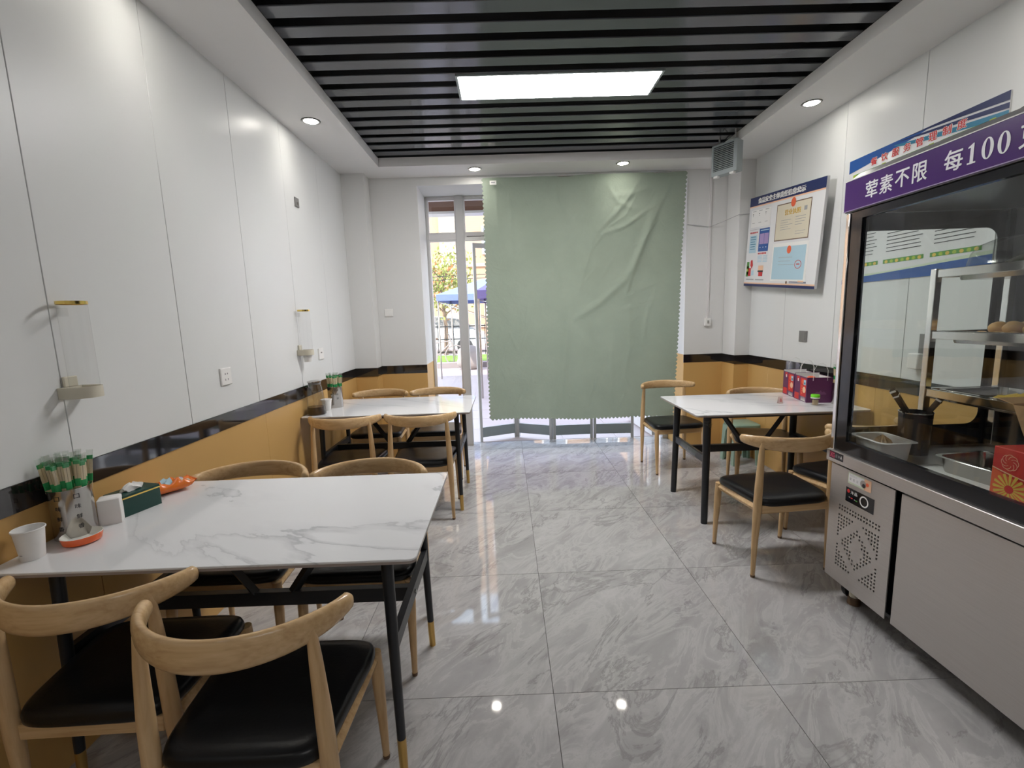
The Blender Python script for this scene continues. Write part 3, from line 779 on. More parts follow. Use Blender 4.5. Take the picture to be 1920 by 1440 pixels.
canister(-1.372, 1.388, ZTB, 'brushed steel canister full of green-banded chopsticks on the near table', 0.052, 0.158, [(-1.45, '口味鲜香'), (-0.55, '口味鲜香')])
CH_P = None
def chopsticks(x, y, z, r, n, group, label, h=0.225, seed=1):
    global CH_P
    rd = random.Random(seed)
    for k in range(n):
        a = k * 2.39996; q_ = r * math.sqrt((k + 0.5) / n)
        bx, by = q_ * math.cos(a), q_ * math.sin(a)
        tl = 0.14 + 0.0 * k
        lean = (Euler((-by / r * 0.10 + rd.uniform(-.02, .02), bx / r * 0.10 + rd.uniform(-.02, .02), 0)).to_matrix() @ Euler((0, 0, rd.uniform(-0.9, 0.9) + 0.75)).to_matrix()).to_euler()
        if CH_P is None:
            t = thing('chopstick_pack', label, 'chopsticks', (0, 0, 0), 0, group)
            for s in (-1, 1): MB().box(s * 0.0036 - 0.0030, s * 0.0036 + 0.0030, -0.0022, 0.0022, 0.0, 0.230).build('chopstick', M['bamboo'], t)
            MB().loft([rr(0.0072, 0.0029, 0.002, z_, 2) for z_ in (0.152, 0.176)]).build('green_band', M['wrapg'], t)
            MB().loft([rr(0.0074, 0.0030, 0.002, z_, 2) for z_ in (0.222, 0.234)]).build('green_end', M['wrapg'], t)
            MB().loft([rr(0.0070, 0.0032, 0.002, 0.178, 2), rr(0.0070, 0.0032, 0.002, 0.236, 2), rr(0.0085, 0.0016, 0.001, 0.252, 2)]).build('clear_sleeve', G['film'], t)
            CH_P = t; o = t
        else:
            o = copy_tree(CH_P); o['label'] = label; o['group'] = group
        o.location = (x + bx * 0.78, y + by * 0.78, z + rd.uniform(-0.004, 0.006)); o.rotation_euler = lean
chopsticks(-1.372, 1.388, ZTB + 0.006, 0.044, 26, 'wrapped chopsticks in the near canister', 'wrapped pair of bamboo chopsticks with green bands in the near steel canister', seed=2)

# napkins, tissue box, snack packet, dish, straw-like pick
nk = thing('napkin_stack', 'small stack of white paper napkins leaning between canister and green tissue box', 'napkins', (-1.334, 1.475, ZTB), 0.55)
MB().loft([rr(0.029, 0.025, 0.003, 0), rr(0.030, 0.026, 0.003, 0.04), rr(0.029, 0.025, 0.003, 0.084), rr(0.025, 0.021, 0.004, 0.0875)]).build('folded_napkins', M['paper'], nk, smooth=True)
for k in range(3): MB().box(-0.0308, -0.0296, -0.02 + 0.013 * k, -0.0185 + 0.013 * k, 0.004, 0.064).build('fold_edge', M['white'], nk)
tz = thing('tissue_box', 'dark green leatherette tissue box with a gold rim and a white tissue poking out', 'tissue box', (-1.342, 1.578, ZTB), math.radians(74))
MB().loft([rr(0.066, 0.043, 0.004, 0), rr(0.066, 0.043, 0.004, 0.062)]).build('box_body', M['green'], tz, smooth=True)
MB().loft([rr(0.0675, 0.0445, 0.004, 0.0622), rr(0.0675, 0.0445, 0.004, 0.0672)]).build('gold_rim', M['gold'], tz, smooth=True)
MB().loft([rr(0.0665, 0.0435, 0.004, 0.0674), rr(0.066, 0.043, 0.004, 0.074), rr(0.05, 0.03, 0.01, 0.0742)]).build('box_lid', M['green'], tz, smooth=True)
ti = MB(); rd = random.Random(4); rings = []
for k in range(7):
    z_ = 0.0744 + 0.024 * (k / 6) ** 0.8; s = (1, 1.0, 0.95, 0.85, 0.7, 0.5, 0.2)[k]
    rings.append([(0.036 * s * math.cos(a) * (1 + 0.14 * math.sin(3 * a + k)), 0.018 * s * math.sin(a) * (1 + 0.2 * math.sin(5 * a + k)), z_ + 0.003 * math.sin(4 * a + k)) for a in [2 * PI * i / 24 for i in range(24)]])
ti.loft(rings).build('tissue', M['paper'], tz, smooth=True)
sn = thing('snack_packet', 'crumpled orange foil snack packet lying behind the green tissue box', 'snack packet', (-1.340, 1.735, ZTB), math.radians(56))
sp = MB(); NX, NY = 22, 12
def pil(i, j, s):
    u = i / NX * 2 - 1; v = j / NY * 2 - 1
    h = max(0, (1 - abs(u) ** 3.0)) ** 0.6 * max(0, (1 - abs(v) ** 2.4)) ** 0.6
    b = (0.0040 * math.sin(7 * u + 3 * v) + 0.0028 * math.sin(13 * u - 9 * v) + 0.0016 * math.sin(23 * u + 17 * v)) * h
    x = 0.088 * u; y = 0.046 * v * (1 - 0.08 * (1 - abs(u)))
    lift = 0.012 * max(0, abs(u) - 0.8) / 0.2
    return (x, y, 0.022 + s * 0.0215 * h + (b * 1.6 if s > 0 else 0) + lift + 0.002)
for s in (1, -1):
    sp.add([pil(i, j, s) for j in range(NY + 1) for i in range(NX + 1)], [(j * (NX + 1) + i, j * (NX + 1) + i + 1, (j + 1) * (NX + 1) + i + 1, (j + 1) * (NX + 1) + i) for j in range(NY) for i in range(NX)])
sp.build('foil_pouch', M['snack'], sn, smooth='all', norm='weld')
for nm, (u0, u1, v0, v1), mm in (('printed_patch', (9, 13, 3, 9), M['lblue']), ('printed_patch', (3, 6, 4, 9), M['navy']), ('printed_patch', (16, 20, 2, 6), M['certc']), ('printed_patch', (15, 19, 7, 11), M['lilac'])):
    g = MB(); nn = [(i, j) for j in range(v0, v1 + 1) for i in range(u0, u1 + 1)]; wd = u1 - u0 + 1
    g.add([Vector(pil(i, j, 1)) + Vector((0, 0, 0.0006)) for i, j in nn], [(a * wd + b, a * wd + b + 1, (a + 1) * wd + b + 1, (a + 1) * wd + b) for a in range(v1 - v0) for b in range(u1 - u0)])
    g.build(nm, mm, sn, smooth=True, norm=False)
MB().tube([pil(0, j, 1) for j in range(NY + 1)], 0.0016, 6).build('crimped_end', M['redo'], sn)
MB().tube([pil(NX, j, 1) for j in range(NY + 1)], 0.0016, 6).build('crimped_end', M['redo'], sn)
ds = thing('sauce_dish', 'shallow orange dish with a cream inside in front of the steel canister', 'dish', (-1.310, 1.338, ZTB))
MB().lathe([(0.001, 0.001), (0.038, 0.0), (0.046, 0.004), (0.0500, 0.021), (0.0505, 0.0255)], 36).build('dish_outside', M['orange'], ds, smooth=True)
MB().lathe([(0.0505, 0.0255), (0.0485, 0.0262), (0.0465, 0.021), (0.039, 0.008), (0.001, 0.006)], 36).build('dish_inside', M['cream'], ds, smooth=True)

# second table
bt_ = thing('vinegar_bottle', 'clear glass bottle with a little dark vinegar on the window-side table', 'bottle', (-1.352, 3.205, ZTB))
MB().lathe([(0.001, 0.002), (0.060, 0.0), (0.064, 0.004), (0.060, 0.06), (0.0545, 0.14), (0.050, 0.185), (0.041, 0.215), (0.040, 0.228)], 28).build('glass_body', G['bottle'], bt_, smooth=True)
MB().lathe([(0.001, 0.004), (0.059, 0.004), (0.061, 0.006), (0.0585, 0.056), (0.001, 0.056)], 28).build('vinegar', M['sauce'], bt_, smooth=True)
MB().lathe([(0.040, 0.228), (0.047, 0.229), (0.047, 0.236), (0.036, 0.239), (0.001, 0.239)], 28).build('bottle_lid', M['satin'], bt_, smooth=True)
MB().lathe([(0.0412, 0.214), (0.0418, 0.216), (0.0412, 0.227)], 28).build('neck_band', M['greyd'], bt_, smooth=True)
paper_cup(-1.335, 3.345, ZTB, 'white paper cup beside the glass vinegar bottle', 0.026, 0.038, 0.082)
canister(-1.310, 3.460, ZTB, 'dented steel canister of chopsticks by the glass vinegar bottle', 0.053, 0.158, [(-1.7, '口味鲜'), (-0.9, '口味鲜')])
chopsticks(-1.310, 3.460, ZTB + 0.006, 0.045, 18, 'wrapped chopsticks in the canister by the bottle', 'wrapped pair of bamboo chopsticks in the canister by the vinegar bottle', seed=5)

# third table: two gift bags, toothpick jar, little card, canister with flowers of wrappers
def gift_bag(x, y, rz, label, front):
    t = thing('gift_bag', label, 'gift bag', (x, y, ZTB), rz)
    W_, D_, H_ = 0.158, 0.185, 0.170
    def bagside(pts, nm): return MB().add(pts, [(0, 1, 2, 3)])
    x1, y1 = W_, D_
    b = MB(); e = 0.004
    b.box(0, x1, 0, 0.002, 0, H_); b.box(0, x1, y1 - 0.002, y1, 0, H_ + 0.012); b.box(0, 0.002, 0.002, y1 - 0.002, 0, H_); b.box(x1 - 0.002, x1, 0.002, y1 - 0.002, 0, H_); b.box(0.002, x1 - 0.002, 0.002, y1 - 0.002, 0, 0.002)
    b.build('bag_walls', M['bagp'], t)
    l_ = MB(); l_.box(0.0025, x1 - 0.0025, 0.0022, 0.003, 0.01, H_ - 0.003); l_.box(0.0025, x1 - 0.0025, y1 - 0.003, y1 - 0.0022, 0.01, H_ + 0.010); l_.box(0.0022, 0.003, 0.003, y1 - 0.003, 0.01, H_ - 0.003); l_.box(x1 - 0.003, x1 - 0.0022, 0.003, y1 - 0.003, 0.01, H_ - 0.003)
    l_.build('white_lining', M['paper'], t)
    # printed gusset facing the room (x = 0 side)
    p = MB()
    def sq(y0, y1_, z0, z1, m, k=1): p.add([(-0.0005 * k, y0, z0), (-0.0005 * k, y0, z1), (-0.0005 * k, y1_, z1), (-0.0005 * k, y1_, z0)], [(0, 1, 2, 3)], m)
    def dsc(yc, zc, r, m, k=2): p.add([(-0.0005 * k, yc + r * math.cos(a * PI / 9), zc + r * math.sin(a * PI / 9)) for a in range(18)], [tuple(range(18))], m)
    for q_ in (0.012,):
        sq(q_, q_ + 0.085, 0.035, 0.16, M['red'], 1); sq(q_ + 0.10, q_ + 0.165, 0.005, 0.05, M['red'], 1); sq(q_ + 0.10, q_ + 0.14, 0.135, 0.165, M['red'], 1); sq(q_ + 0.11, q_ + 0.125, 0.13, 0.15, M['white'], 2)
        sq(q_ + 0.004, q_ + 0.036, 0.115, 0.150, M['lblue'], 2); sq(q_ + 0.009, q_ + 0.030, 0.12, 0.134, M['teal'], 3)
        dsc(q_ + 0.05, 0.135, 0.016, M['redo']); dsc(q_ + 0.025, 0.082, 0.022, M['peach'])
        for k in range(4): sq(q_ + 0.048, q_ + 0.066, 0.05 + 0.016 * k, 0.060 + 0.016 * k, M['redo'], 2)
        for k in range(4): p.add([(-0.001, q_ + 0.003 + 0.017 * k, 0.005), (-0.001, q_ + 0.011 + 0.017 * k, 0.036), (-0.001, q_ + 0.018 + 0.017 * k, 0.005)], [(0, 1, 2)], M['cream'])
    p.build('printed_gusset', None, t, norm=False)
    if front:
        e_ = MB(); e_.add([(0.05 + 0.03 * k + (0.006 if j else -0.006) * 0 + dx, -0.0006, 0.055 + dz) for k in range(1) for j in range(1) for dx, dz in ((0, 0), (0.07, 0), (0.07, 0.008), (0.055, 0.022), (0.045, 0.016), (0.035, 0.030), (0.025, 0.016), (0.012, 0.022), (0, 0.008))], [tuple(range(9))], mat('plum_print', (0.19, 0.06, 0.17), 0.4))
        e_.build('faint_emblem', None, t, norm=False)
        MB().loft([rr(0.025, 0.02, 0.01, 0.02), rr(0.027, 0.022, 0.01, H_ - 0.01), rr(0.015, 0.012, 0.006, H_ + 0.004)], T=Matrix.Translation((0.045, 0.05, 0))).build('red_sachet', M['redo'], t, smooth=True)
    for yy in (0.001, y1 - 0.001):
        s = -1 if yy < 0.1 else 1
        MB().tube([(0.035, yy + s * 0.003, H_ - 0.02), (0.036, yy + s * 0.004, H_ + 0.05), (0.055, yy + s * 0.004, H_ + 0.088), (0.079, yy + s * 0.004, H_ + 0.098), (0.103, yy + s * 0.004, H_ + 0.088), (0.122, yy + s * 0.004, H_ + 0.05), (0.123, yy + s * 0.003, H_ - 0.02)], 0.0013, 6).build('cord_handle', M['white'], t, smooth=True)
    return t
gift_bag(2.005, 3.030, -0.17, 'plum gift bag with printed gusset and white lining, nearest on the table by the cabinet', True)
gift_bag(2.048, 3.238, -0.17, 'plum gift bag standing behind the first one at the wall', False)
tj = thing('toothpick_jar', 'little clear jar of toothpicks with a lime green lid on the gift bag table', 'jar', (2.008, 2.945, ZTB))
MB().lathe([(0.001, 0.001), (0.021, 0.0), (0.023, 0.002), (0.0245, 0.046)], 24).build('jar_body', G['acrylic'], tj, smooth=True)
MB().lathe([(0.0255, 0.046), (0.0265, 0.047), (0.0265, 0.053), (0.026, 0.054)], 24).build('white_collar', M['white'], tj, smooth=True)
MB().lathe([(0.0265, 0.0542), (0.0268, 0.066), (0.024, 0.071), (0.012, 0.073), (0.001, 0.073)], 24).build('lid', M['limecap'], tj, smooth=True)
tp = MB(); rd = random.Random(9)
for k in range(40):
    a = k * 2.4; q_ = 0.017 * math.sqrt(k / 40); tp.tube([(q_ * math.cos(a), q_ * math.sin(a), 0.003), (q_ * math.cos(a) + rd.uniform(-.003, .003), q_ * math.sin(a) + rd.uniform(-.003, .003), 0.036)], 0.0012, 4)
tq = tp.build('toothpicks', M['bamboo'], tj); tq['kind'] = 'stuff'
cd = thing('folded_card', 'tiny pink and white folded card standing on the gift bag table', 'card', (1.835, 3.03, ZTB), 0.1)
MB().add([(-0.016, 0, 0), (0.016, 0, 0), (0.016, 0.008, 0.046), (-0.016, 0.008, 0.046), (-0.016, 0.018, 0), (0.016, 0.018, 0)], [(0, 1, 2, 3), (3, 2, 5, 4)]).build('card_sheet', mat('pale_pink_card', (0.80, 0.62, 0.58), 0.6), cd)
MB().add([(-0.009, 0.0012, 0.012), (0.009, 0.0012, 0.012), (0.006, 0.005, 0.034), (-0.004, 0.005, 0.034)], [(0, 1, 2, 3)]).build('pink_print', mat('pink_ink', (0.75, 0.25, 0.25), 0.6), cd)
canister(2.178, 2.965, ZTB, 'steel canister of red and green wrapped chopsticks by the display cabinet post', 0.042, 0.14, None)
chopsticks(2.178, 2.965, ZTB + 0.006, 0.036, 9, 'wrapped chopsticks in the canister by the cabinet', 'wrapped pair of chopsticks in the canister by the cabinet post', seed=8)

# ================================================================== on the walls
def cup_dispenser(y, label, cup):
    x = XL + 0.052
    t = thing('cup_dispenser', label, 'cup dispenser', (XL, y, 1.155))
    c = (0.052, 0, 0)
    MB().lathe([(0.038, 0.02), (0.038, 0.298)], 32, c=c).build('clear_tube', G['acrylic'], t, smooth=True)
    MB().lathe([(0.0382, 0.298), (0.0398, 0.2985), (0.0398, 0.3085), (0.0365, 0.309), (0.0365, 0.298)], 32, c=c).build('gold_rim', M['gold'], t, smooth=True)
    h = MB()
    out = []
    for k in range(17): a = -PI / 2 + PI * k / 16; out.append((0.052 + 0.0435 * math.cos(a), 0.0435 * math.sin(a)))
    out = [(0.001, -0.0435)] + out + [(0.001, 0.0435)]
    inn = [(0.01, -0.034)] + [(0.052 + 0.0385 * math.cos(-PI / 2 + PI * k / 16), 0.0385 * math.sin(-PI / 2 + PI * k / 16)) for k in range(17)] + [(0.01, 0.034)]
    n_ = len(out)
    h.add([(a, b, z) for z in (0.0, 0.036) for a, b in out] + [(a, b, z) for z in (0.0, 0.036) for a, b in inn],
          [(i, (i + 1) % n_, n_ + (i + 1) % n_, n_ + i) for i in range(n_)] + [(2 * n_ + i, 3 * n_ + i, 3 * n_ + (i + 1) % n_, 2 * n_ + (i + 1) % n_) for i in range(n_)]
          + [(n_ + i, n_ + (i + 1) % n_, 3 * n_ + (i + 1) % n_, 3 * n_ + i) for i in range(n_)] + [(i, 2 * n_ + i, 2 * n_ + (i + 1) % n_, (i + 1) % n_) for i in range(n_)])
    h.build('holder_collar', M['beige'], t, smooth=True)
    MB().box(0.001, 0.010, -0.024, 0.024, 0.036, 0.070).build('back_plate', M['beige'], t, bevel=0.003)
    MB().box(0.001, 0.018, -0.020, 0.020, 0.262, 0.288).build('tube_clip', G['acrylic'], t)
    if cup: paper_cup(XL + 0.052, y, 1.108, 'white paper cup hanging out of the far cup dispenser', 0.023, 0.033, 0.075)
    return t
cup_dispenser(1.505, 'clear tube cup dispenser with gold rim and beige collar above the near table, empty', False)
cup_dispenser(3.201, 'clear tube cup dispenser with a cup below it above the glass bottle table', True)

def plate(name, label, cat, O, U, w_, h_, m, d=0.009, holes=(), group=None):
    """wall plate; U along the wall, reader's right; N out of the wall"""
    U = Vector(U); Vd = Vector((0, 0, -1)); N = Vd.cross(U).normalized(); O = Vector(O)
    t = thing(name, label, cat, O, 0, group)
    mb = MB(); vs_ = []
    for s, dd in ((1.0, 0.0), (1.0, d * 0.7), (0.93, d)):
        for a, b in ((-1, -1), (1, -1), (1, 1), (-1, 1)): vs_.append(U * (a * w_ / 2 * s) + Vector((0, 0, b * h_ / 2 * s)) + N * dd)
    mb.loft([vs_[0:4], vs_[4:8], vs_[8:12]]); mb.build('cover_plate', m, t)
    return t, U, N
t_, U_, N_ = plate('wall_socket', 'white double wall socket between the two cup dispensers', 'socket', (XL + 0.0005, 2.332, 1.118), (0, 1, 0), 0.086, 0.086, M['white'])
sk = MB()
for a, b in ((-0.012, 0.014), (0.006, 0.014)): sk.box(0.0092, 0.0098, a - 0.004 + 0.003, a + 0.005, b - 0.004, b + 0.004)
for a, b, c in ((0.010, -0.014, 0.003), (-0.012, -0.014, 0.003)): sk.box(0.0092, 0.0098, a - 0.002, a + 0.002, b - 0.006, b + 0.004)
sk.build('pin_slots', M['greyd'], t_)
t_, U_, N_ = plate('wall_socket', 'white wall socket just behind the far cup dispenser', 'socket', (XL + 0.0005, 3.550, 1.136), (0, 1, 0), 0.086, 0.086, M['white'])
MB().box(0.0092, 0.0098, -0.012, 0.012, 0.006, 0.016).build('pin_slots', M['greyd'], t_)
t_, U_, N_ = plate('junction_plate', 'small dark square junction plate high on the long white wall', 'wall plate', (XL + 0.0005, 3.37, 2.205), (0, 1, 0), 0.056, 0.062, M['greyd'])
MB().box(0.0092, 0.0125, -0.010, 0.012, -0.016, 0.0).build('centre_knob', M['satin'], t_)
t_, U_, N_ = plate('light_switch', 'white light switch on the back wall beside the window', 'switch', (-1.122, YB - 0.0005, 1.447), (1, 0, 0), 0.080, 0.075, M['white'])
MB().box(-0.030, 0.030, -0.0115, -0.0092, -0.028, 0.028).build('rocker', M['paper'], t_)
t_, U_, N_ = plate('wall_switch', 'dark grey square switch on the panelled wall below the notice board', 'switch', (XR - 0.0005, 3.475, 1.155), (0, -1, 0), 0.090, 0.082, M['greyd'])
MB().box(-0.0115, -0.0092, -0.032, 0.032, -0.028, 0.028).build('rocker', M['greyd'], t_)
t_, U_, N_ = plate('wall_socket', 'dark socket with a white charger plugged in, seen through the display glass', 'socket', (XR - 0.0005, 2.44, 1.15), (0, -1, 0), 0.086, 0.12, M['greyd'])
MB().box(-0.05, -0.0092, -0.005, 0.06, -0.13, -0.045).build('plug', M['white'], t_, bevel=0.006)
cn = thing('cable_conduit', 'thin white cable conduit running down the back wall beside the pillar', 'conduit', (1.955, YB - 0.0005, 1.27))
MB().box(-0.009, 0.009, -0.014, 0, 0.03, 1.40).build('conduit_channel', M['pvc'], cn)
MB().box(-0.028, 0.028, -0.030, 0, -0.045, 0.03).build('conduit_switch', M['white'], cn, bevel=0.004)
MB().box(-0.008, 0.008, -0.035, -0.030, -0.022, 0.008).build('switch_rocker', M['satin'], cn)
wire = thing('loose_wire', 'thin sagging wire strung across the back wall towards the notice board', 'wire', (1.95, 4.4, 2.15))
MB().tube([(1.74, 4.49, 2.180), (1.85, 4.485, 2.165), (1.95, 4.482, 2.150), (2.05, 4.42, 2.185), (2.10, 4.245, 2.205), (2.235, 4.245, 2.215)], 0.0025, 6).build('wire_strand', M['grey'], wire, smooth=True, world=True)

# louvred box hung at the ceiling corner
A = Vector((1.716, 3.945, 0)); B = Vector((1.828, 3.755, 0)); U = (B - A).normalized(); N = Vector((U.y, -U.x, 0))
if N.x > 0: N = -N
vb = thing('louvred_box', 'grey louvred metal box hung from the ceiling corner over the curtain', 'vent box', (A.x, A.y, 2.445))
LW = (B - A).length; T = Matrix(((U.x, -N.x, 0, 0), (U.y, -N.y, 0, 0), (0, 0, 1, 0), (0, 0, 0, 1)))  # local x along face, y into the box
b = MB(); b.box(0, LW, 0.012, 0.075, 0, 0.235, T=T); b.box(0, 0.014, 0, 0.012, 0, 0.235, T=T); b.box(LW - 0.03, LW, 0, 0.012, 0, 0.235, T=T); b.box(0.014, LW - 0.03, 0, 0.012, 0.222, 0.235, T=T); b.box(0.014, LW - 0.03, 0, 0.012, 0, 0.035, T=T)
b.build('casing', M['greybox'], vb)
MB().box(0.014, LW - 0.03, 0.0105, 0.0118, 0.035, 0.222, T=T).build('dark_backing', M['blackm'], vb)
for k in range(13):
    z = 0.042 + 0.0138 * k
    MB().add([(0.014, 0.001, z), (LW - 0.03, 0.001, z), (LW - 0.03, 0.0095, z + 0.009), (0.014, 0.0095, z + 0.009), (0.014, 0.001, z - 0.0025), (LW - 0.03, 0.001, z - 0.0025), (LW - 0.03, 0.0095, z + 0.0065), (0.014, 0.0095, z + 0.0065)],
             [(0, 1, 2, 3), (4, 7, 6, 5), (0, 4, 5, 1), (2, 6, 7, 3)], T=T).build('louvre', M['greybox'], vb)
for a in (0.02, LW - 0.06): MB().box(a, a + 0.035, 0.0, 0.03, -0.014, -0.0002, T=T).build('foot_lug', M['white'], vb)
for a in (0.03, LW - 0.05): MB().box(a, a + 0.012, 0.04, 0.052, 0.2352, 0.299, T=T).build('hanger', M['satin'], vb)
MB().tube([T @ Vector((0.08, 0.06, 0.23)), T @ Vector((0.07, 0.03, 0.265)), T @ Vector((0.09, 0.02, 0.25)), T @ Vector((0.11, 0.04, 0.285)), T @ Vector((0.13, 0.05, 0.296))], 0.003, 6).build('loose_cable', M['black'], vb, smooth=True)

# crooked notice board on the right wall
nb = thing('notice_board', 'white food safety notice board with navy header and two certificates, hung crooked', 'notice board', (XR, 3.734, 1.911))
ang = math.radians(5.2)
Ub = Vector((0, -math.cos(ang), -math.sin(ang))); Vb = Vector((0, math.sin(ang), -math.cos(ang)))
Wb, Hb = 0.982, 0.744
ctr = Vector((2.178, 3.734, 1.911)); Ob = ctr - Ub * Wb / 2 - Vb * Hb / 2
Nb = Vector((-1, 0, 0))
mb = MB(); c4 = [Ob, Ob + Ub * Wb, Ob + Ub * Wb + Vb * Hb, Ob + Vb * Hb]
mb.loft([[p - Nb * 0.018 for p in c4], c4]); mb.build('board_panel', M['pboard'], nb, world=True)
fl_ = Flat(Ob, Ub * Wb, Vb * Hb)
fl_.rect(0, 0, 1, 0.098, M['navy']).rect(0, 0.098, 1, 0.112, M['peach']).rect(0, 0.972, 1, 1, M['navy']).rect(0, 0.957, 1, 0.972, M['peach'])
fl_.text('食品安全主体责任信息公示', 0.135, 0.020, 0.64, 0.060, M['white'], 3, 0.010)
fl_.rect(0.04, 0.145, 0.345, 0.335, M['white'], 1)
for k in range(3):
    fl_.rect(0.06 + 0.1 * k, 0.155, 0.115 + 0.1 * k, 0.162, M['grey'], 2); fl_.rect(0.062 + 0.1 * k, 0.185, 0.075 + 0.1 * k, 0.195, M['ink'], 2); fl_.rect(0.064 + 0.1 * k, 0.205, 0.075 + 0.1 * k, 0.212, M['grey'], 2)
    fl_.rect(0.062 + 0.1 * k, 0.285, 0.105 + 0.1 * k, 0.290, M['grey'], 2)
fl_.rect(0.03, 0.358, 0.33, 0.3615, M['grey'], 2)
for k in range(6): fl_.rect(0.045 + 0.021 * k, 0.385, 0.060 + 0.021 * k, 0.402, M['red'], 2)
fl_.rect(0.045, 0.425, 0.160, 0.620, M['lblue'], 1).lines(0.060, 0.150, 0.438, 0.600, 6, M['teal'], 2, 0.3, 0.25)
fl_.rect(0.195, 0.360, 0.350, 0.610, M['blue'], 1).rect(0.208, 0.415, 0.275, 0.530, M['lilac'], 2).rect(0.279, 0.415, 0.342, 0.530, M['lilac'], 2).lines(0.215, 0.34, 0.375, 0.395, 1, M['lblue'], 2, 0.5)
for k in range(3): fl_.disc(0.225 + 0.045 * k, 0.565, 0.006, M['white'], 2)
for k in range(6): fl_.rect(0.200 + 0.022 * k, 0.622, 0.217 + 0.022 * k, 0.640, M['red'], 2)
for a in (0.20, 0.285): fl_.lines(a, a + 0.07, 0.655, 0.735, 5, M['lblue'], 2, 0.5, 0.1)
for k, (a, b, c, d, mm) in enumerate(((0.03, 0.72, 0.07, 0.80, 'gleaf'), (0.035, 0.77, 0.065, 0.87, 'lime'), (0.06, 0.79, 0.105, 0.885, 'red'), (0.09, 0.71, 0.125, 0.76, 'redo'), (0.025, 0.83, 0.06, 0.89, 'gleaf'), (0.115, 0.82, 0.155, 0.875, 'lblue'))): fl_.rect(a, b, c, d, M[mm], 2)
fl_.poly([(0.09, 0.76), (0.10, 0.70), (0.12, 0.70), (0.135, 0.76), (0.115, 0.80)], M['red'], 3)
fl_.rect(0.225, 0.765, 0.305, 0.82, M['peach'], 2).rect(0.220, 0.82, 0.305, 0.838, M['ink'], 2).rect(0.235, 0.838, 0.300, 0.885, M['red'], 2)
fl_.lines(0.035, 0.165, 0.915, 0.94, 1, M['grey'], 2, 0.6).lines(0.19, 0.325, 0.915, 0.94, 1, M['grey'], 2, 0.6)
fl_.rect(0.430, 0.150, 0.865, 0.520, M['bark'], 1).rect(0.438, 0.160, 0.857, 0.510, M['certc'], 2)
fl_.disc(0.645, 0.155, 0.030, M['redo'], 3, 0.045)
fl_.text('营业执照', 0.545, 0.215, 0.20, 0.055, M['goldi'], 3, 0.01).rect(0.785, 0.215, 0.82, 0.255, M['grey'], 3)
fl_.lines(0.50, 0.66, 0.315, 0.43, 5, M['grey'], 3, 0.18, 0.4).lines(0.69, 0.82, 0.30, 0.40, 4, M['grey'], 3, 0.18, 0.4).lines(0.70, 0.83, 0.44, 0.49, 2, M['grey'], 3, 0.15, 0.3)
fl_.rect(0.425, 0.545, 0.885, 0.935, M['white'], 1).rect(0.440, 0.580, 0.860, 0.915, M['lblue'], 2)
fl_.disc(0.650, 0.615, 0.028, M['redo'], 3, 0.040).ring(0.78, 0.765, 0.042, 0.006, M['red'], 3).lines(0.76, 0.80, 0.758, 0.775, 1, M['red'], 3, 0.6)
fl_.lines(0.52, 0.74, 0.69, 0.80, 3, M['grey'], 3, 0.1, 0.5)
fl_.disc(0.655, 0.945, 0.012, M['bark'], 2, 0.016).lines(0.69, 0.90, 0.935, 0.955, 2, M['navy'], 2, 0.5).rect(0.80, 0.925, 0.87, 0.94, M['peach'], 3)
fl_.build('printed_face', nb)
for yy in (3.40, 4.06): MB().box(2.1963, XR - 0.0006, yy - 0.02, yy + 0.02, 1.62, 2.18).build('wall_batten', M['pvc'], nb, world=True)

# big poster, partly behind the display cabinet
po = thing('wall_poster', 'management rules poster with blue waves and red title, partly behind the display cabinet', 'poster', (XR - 0.004, 2.625, 1.90))
PW, PH = 0.955, 0.77
Op = Vector((XR - 0.005, 3.104, 2.285))
MB().box(XR - 0.005, XR - 0.0006, 3.104 - PW, 3.104, 2.285 - PH, 2.285).build('poster_sheet', M['pboard'], po, world=True)
p = Flat(Op, Vector((0, -PW, 0)), Vector((0, 0, -PH)))
def cur(f, u0, u1, n=16): return [(u0 + (u1 - u0) * i / n, f(u0 + (u1 - u0) * i / n)) for i in range(n + 1)]
p.strip(cur(lambda u: 0.0, 0, 0.62), cur(lambda u: 0.100 * (1 - u / 0.62) ** 0.8, 0, 0.62), M['blue'], 1)
p.strip(cur(lambda u: 0.0, 0.40, 1), cur(lambda u: 0.002 + 0.051 * ((u - 0.40) / 0.6) ** 1.3, 0.40, 1), M['navy'], 2)
p.strip(cur(lambda u: 0.010 + 0.055 * ((u - 0.40) / 0.6) ** 1.1, 0.40, 1), cur(lambda u: 0.015 + 0.082 * ((u - 0.40) / 0.6), 0.40, 1), M['navy'], 2)
p.strip(cur(lambda u: 0.022 + 0.084 * ((u - 0.36) / 0.64) ** 0.85, 0.36, 1), cur(lambda u: 0.028 + 0.112 * ((u - 0.36) / 0.64) ** 0.65, 0.36, 1), M['teal'], 2)
for k, ch in enumerate('餐饮服务管理制度'):
    u = 0.211 + 0.0808 * k - 0.024
    p.text(ch, u, 0.0475, 0.048, 0.055, M['white'], 3, 0.10); p.text(ch, u, 0.0475, 0.048, 0.055, M['red'], 4, 0.03)
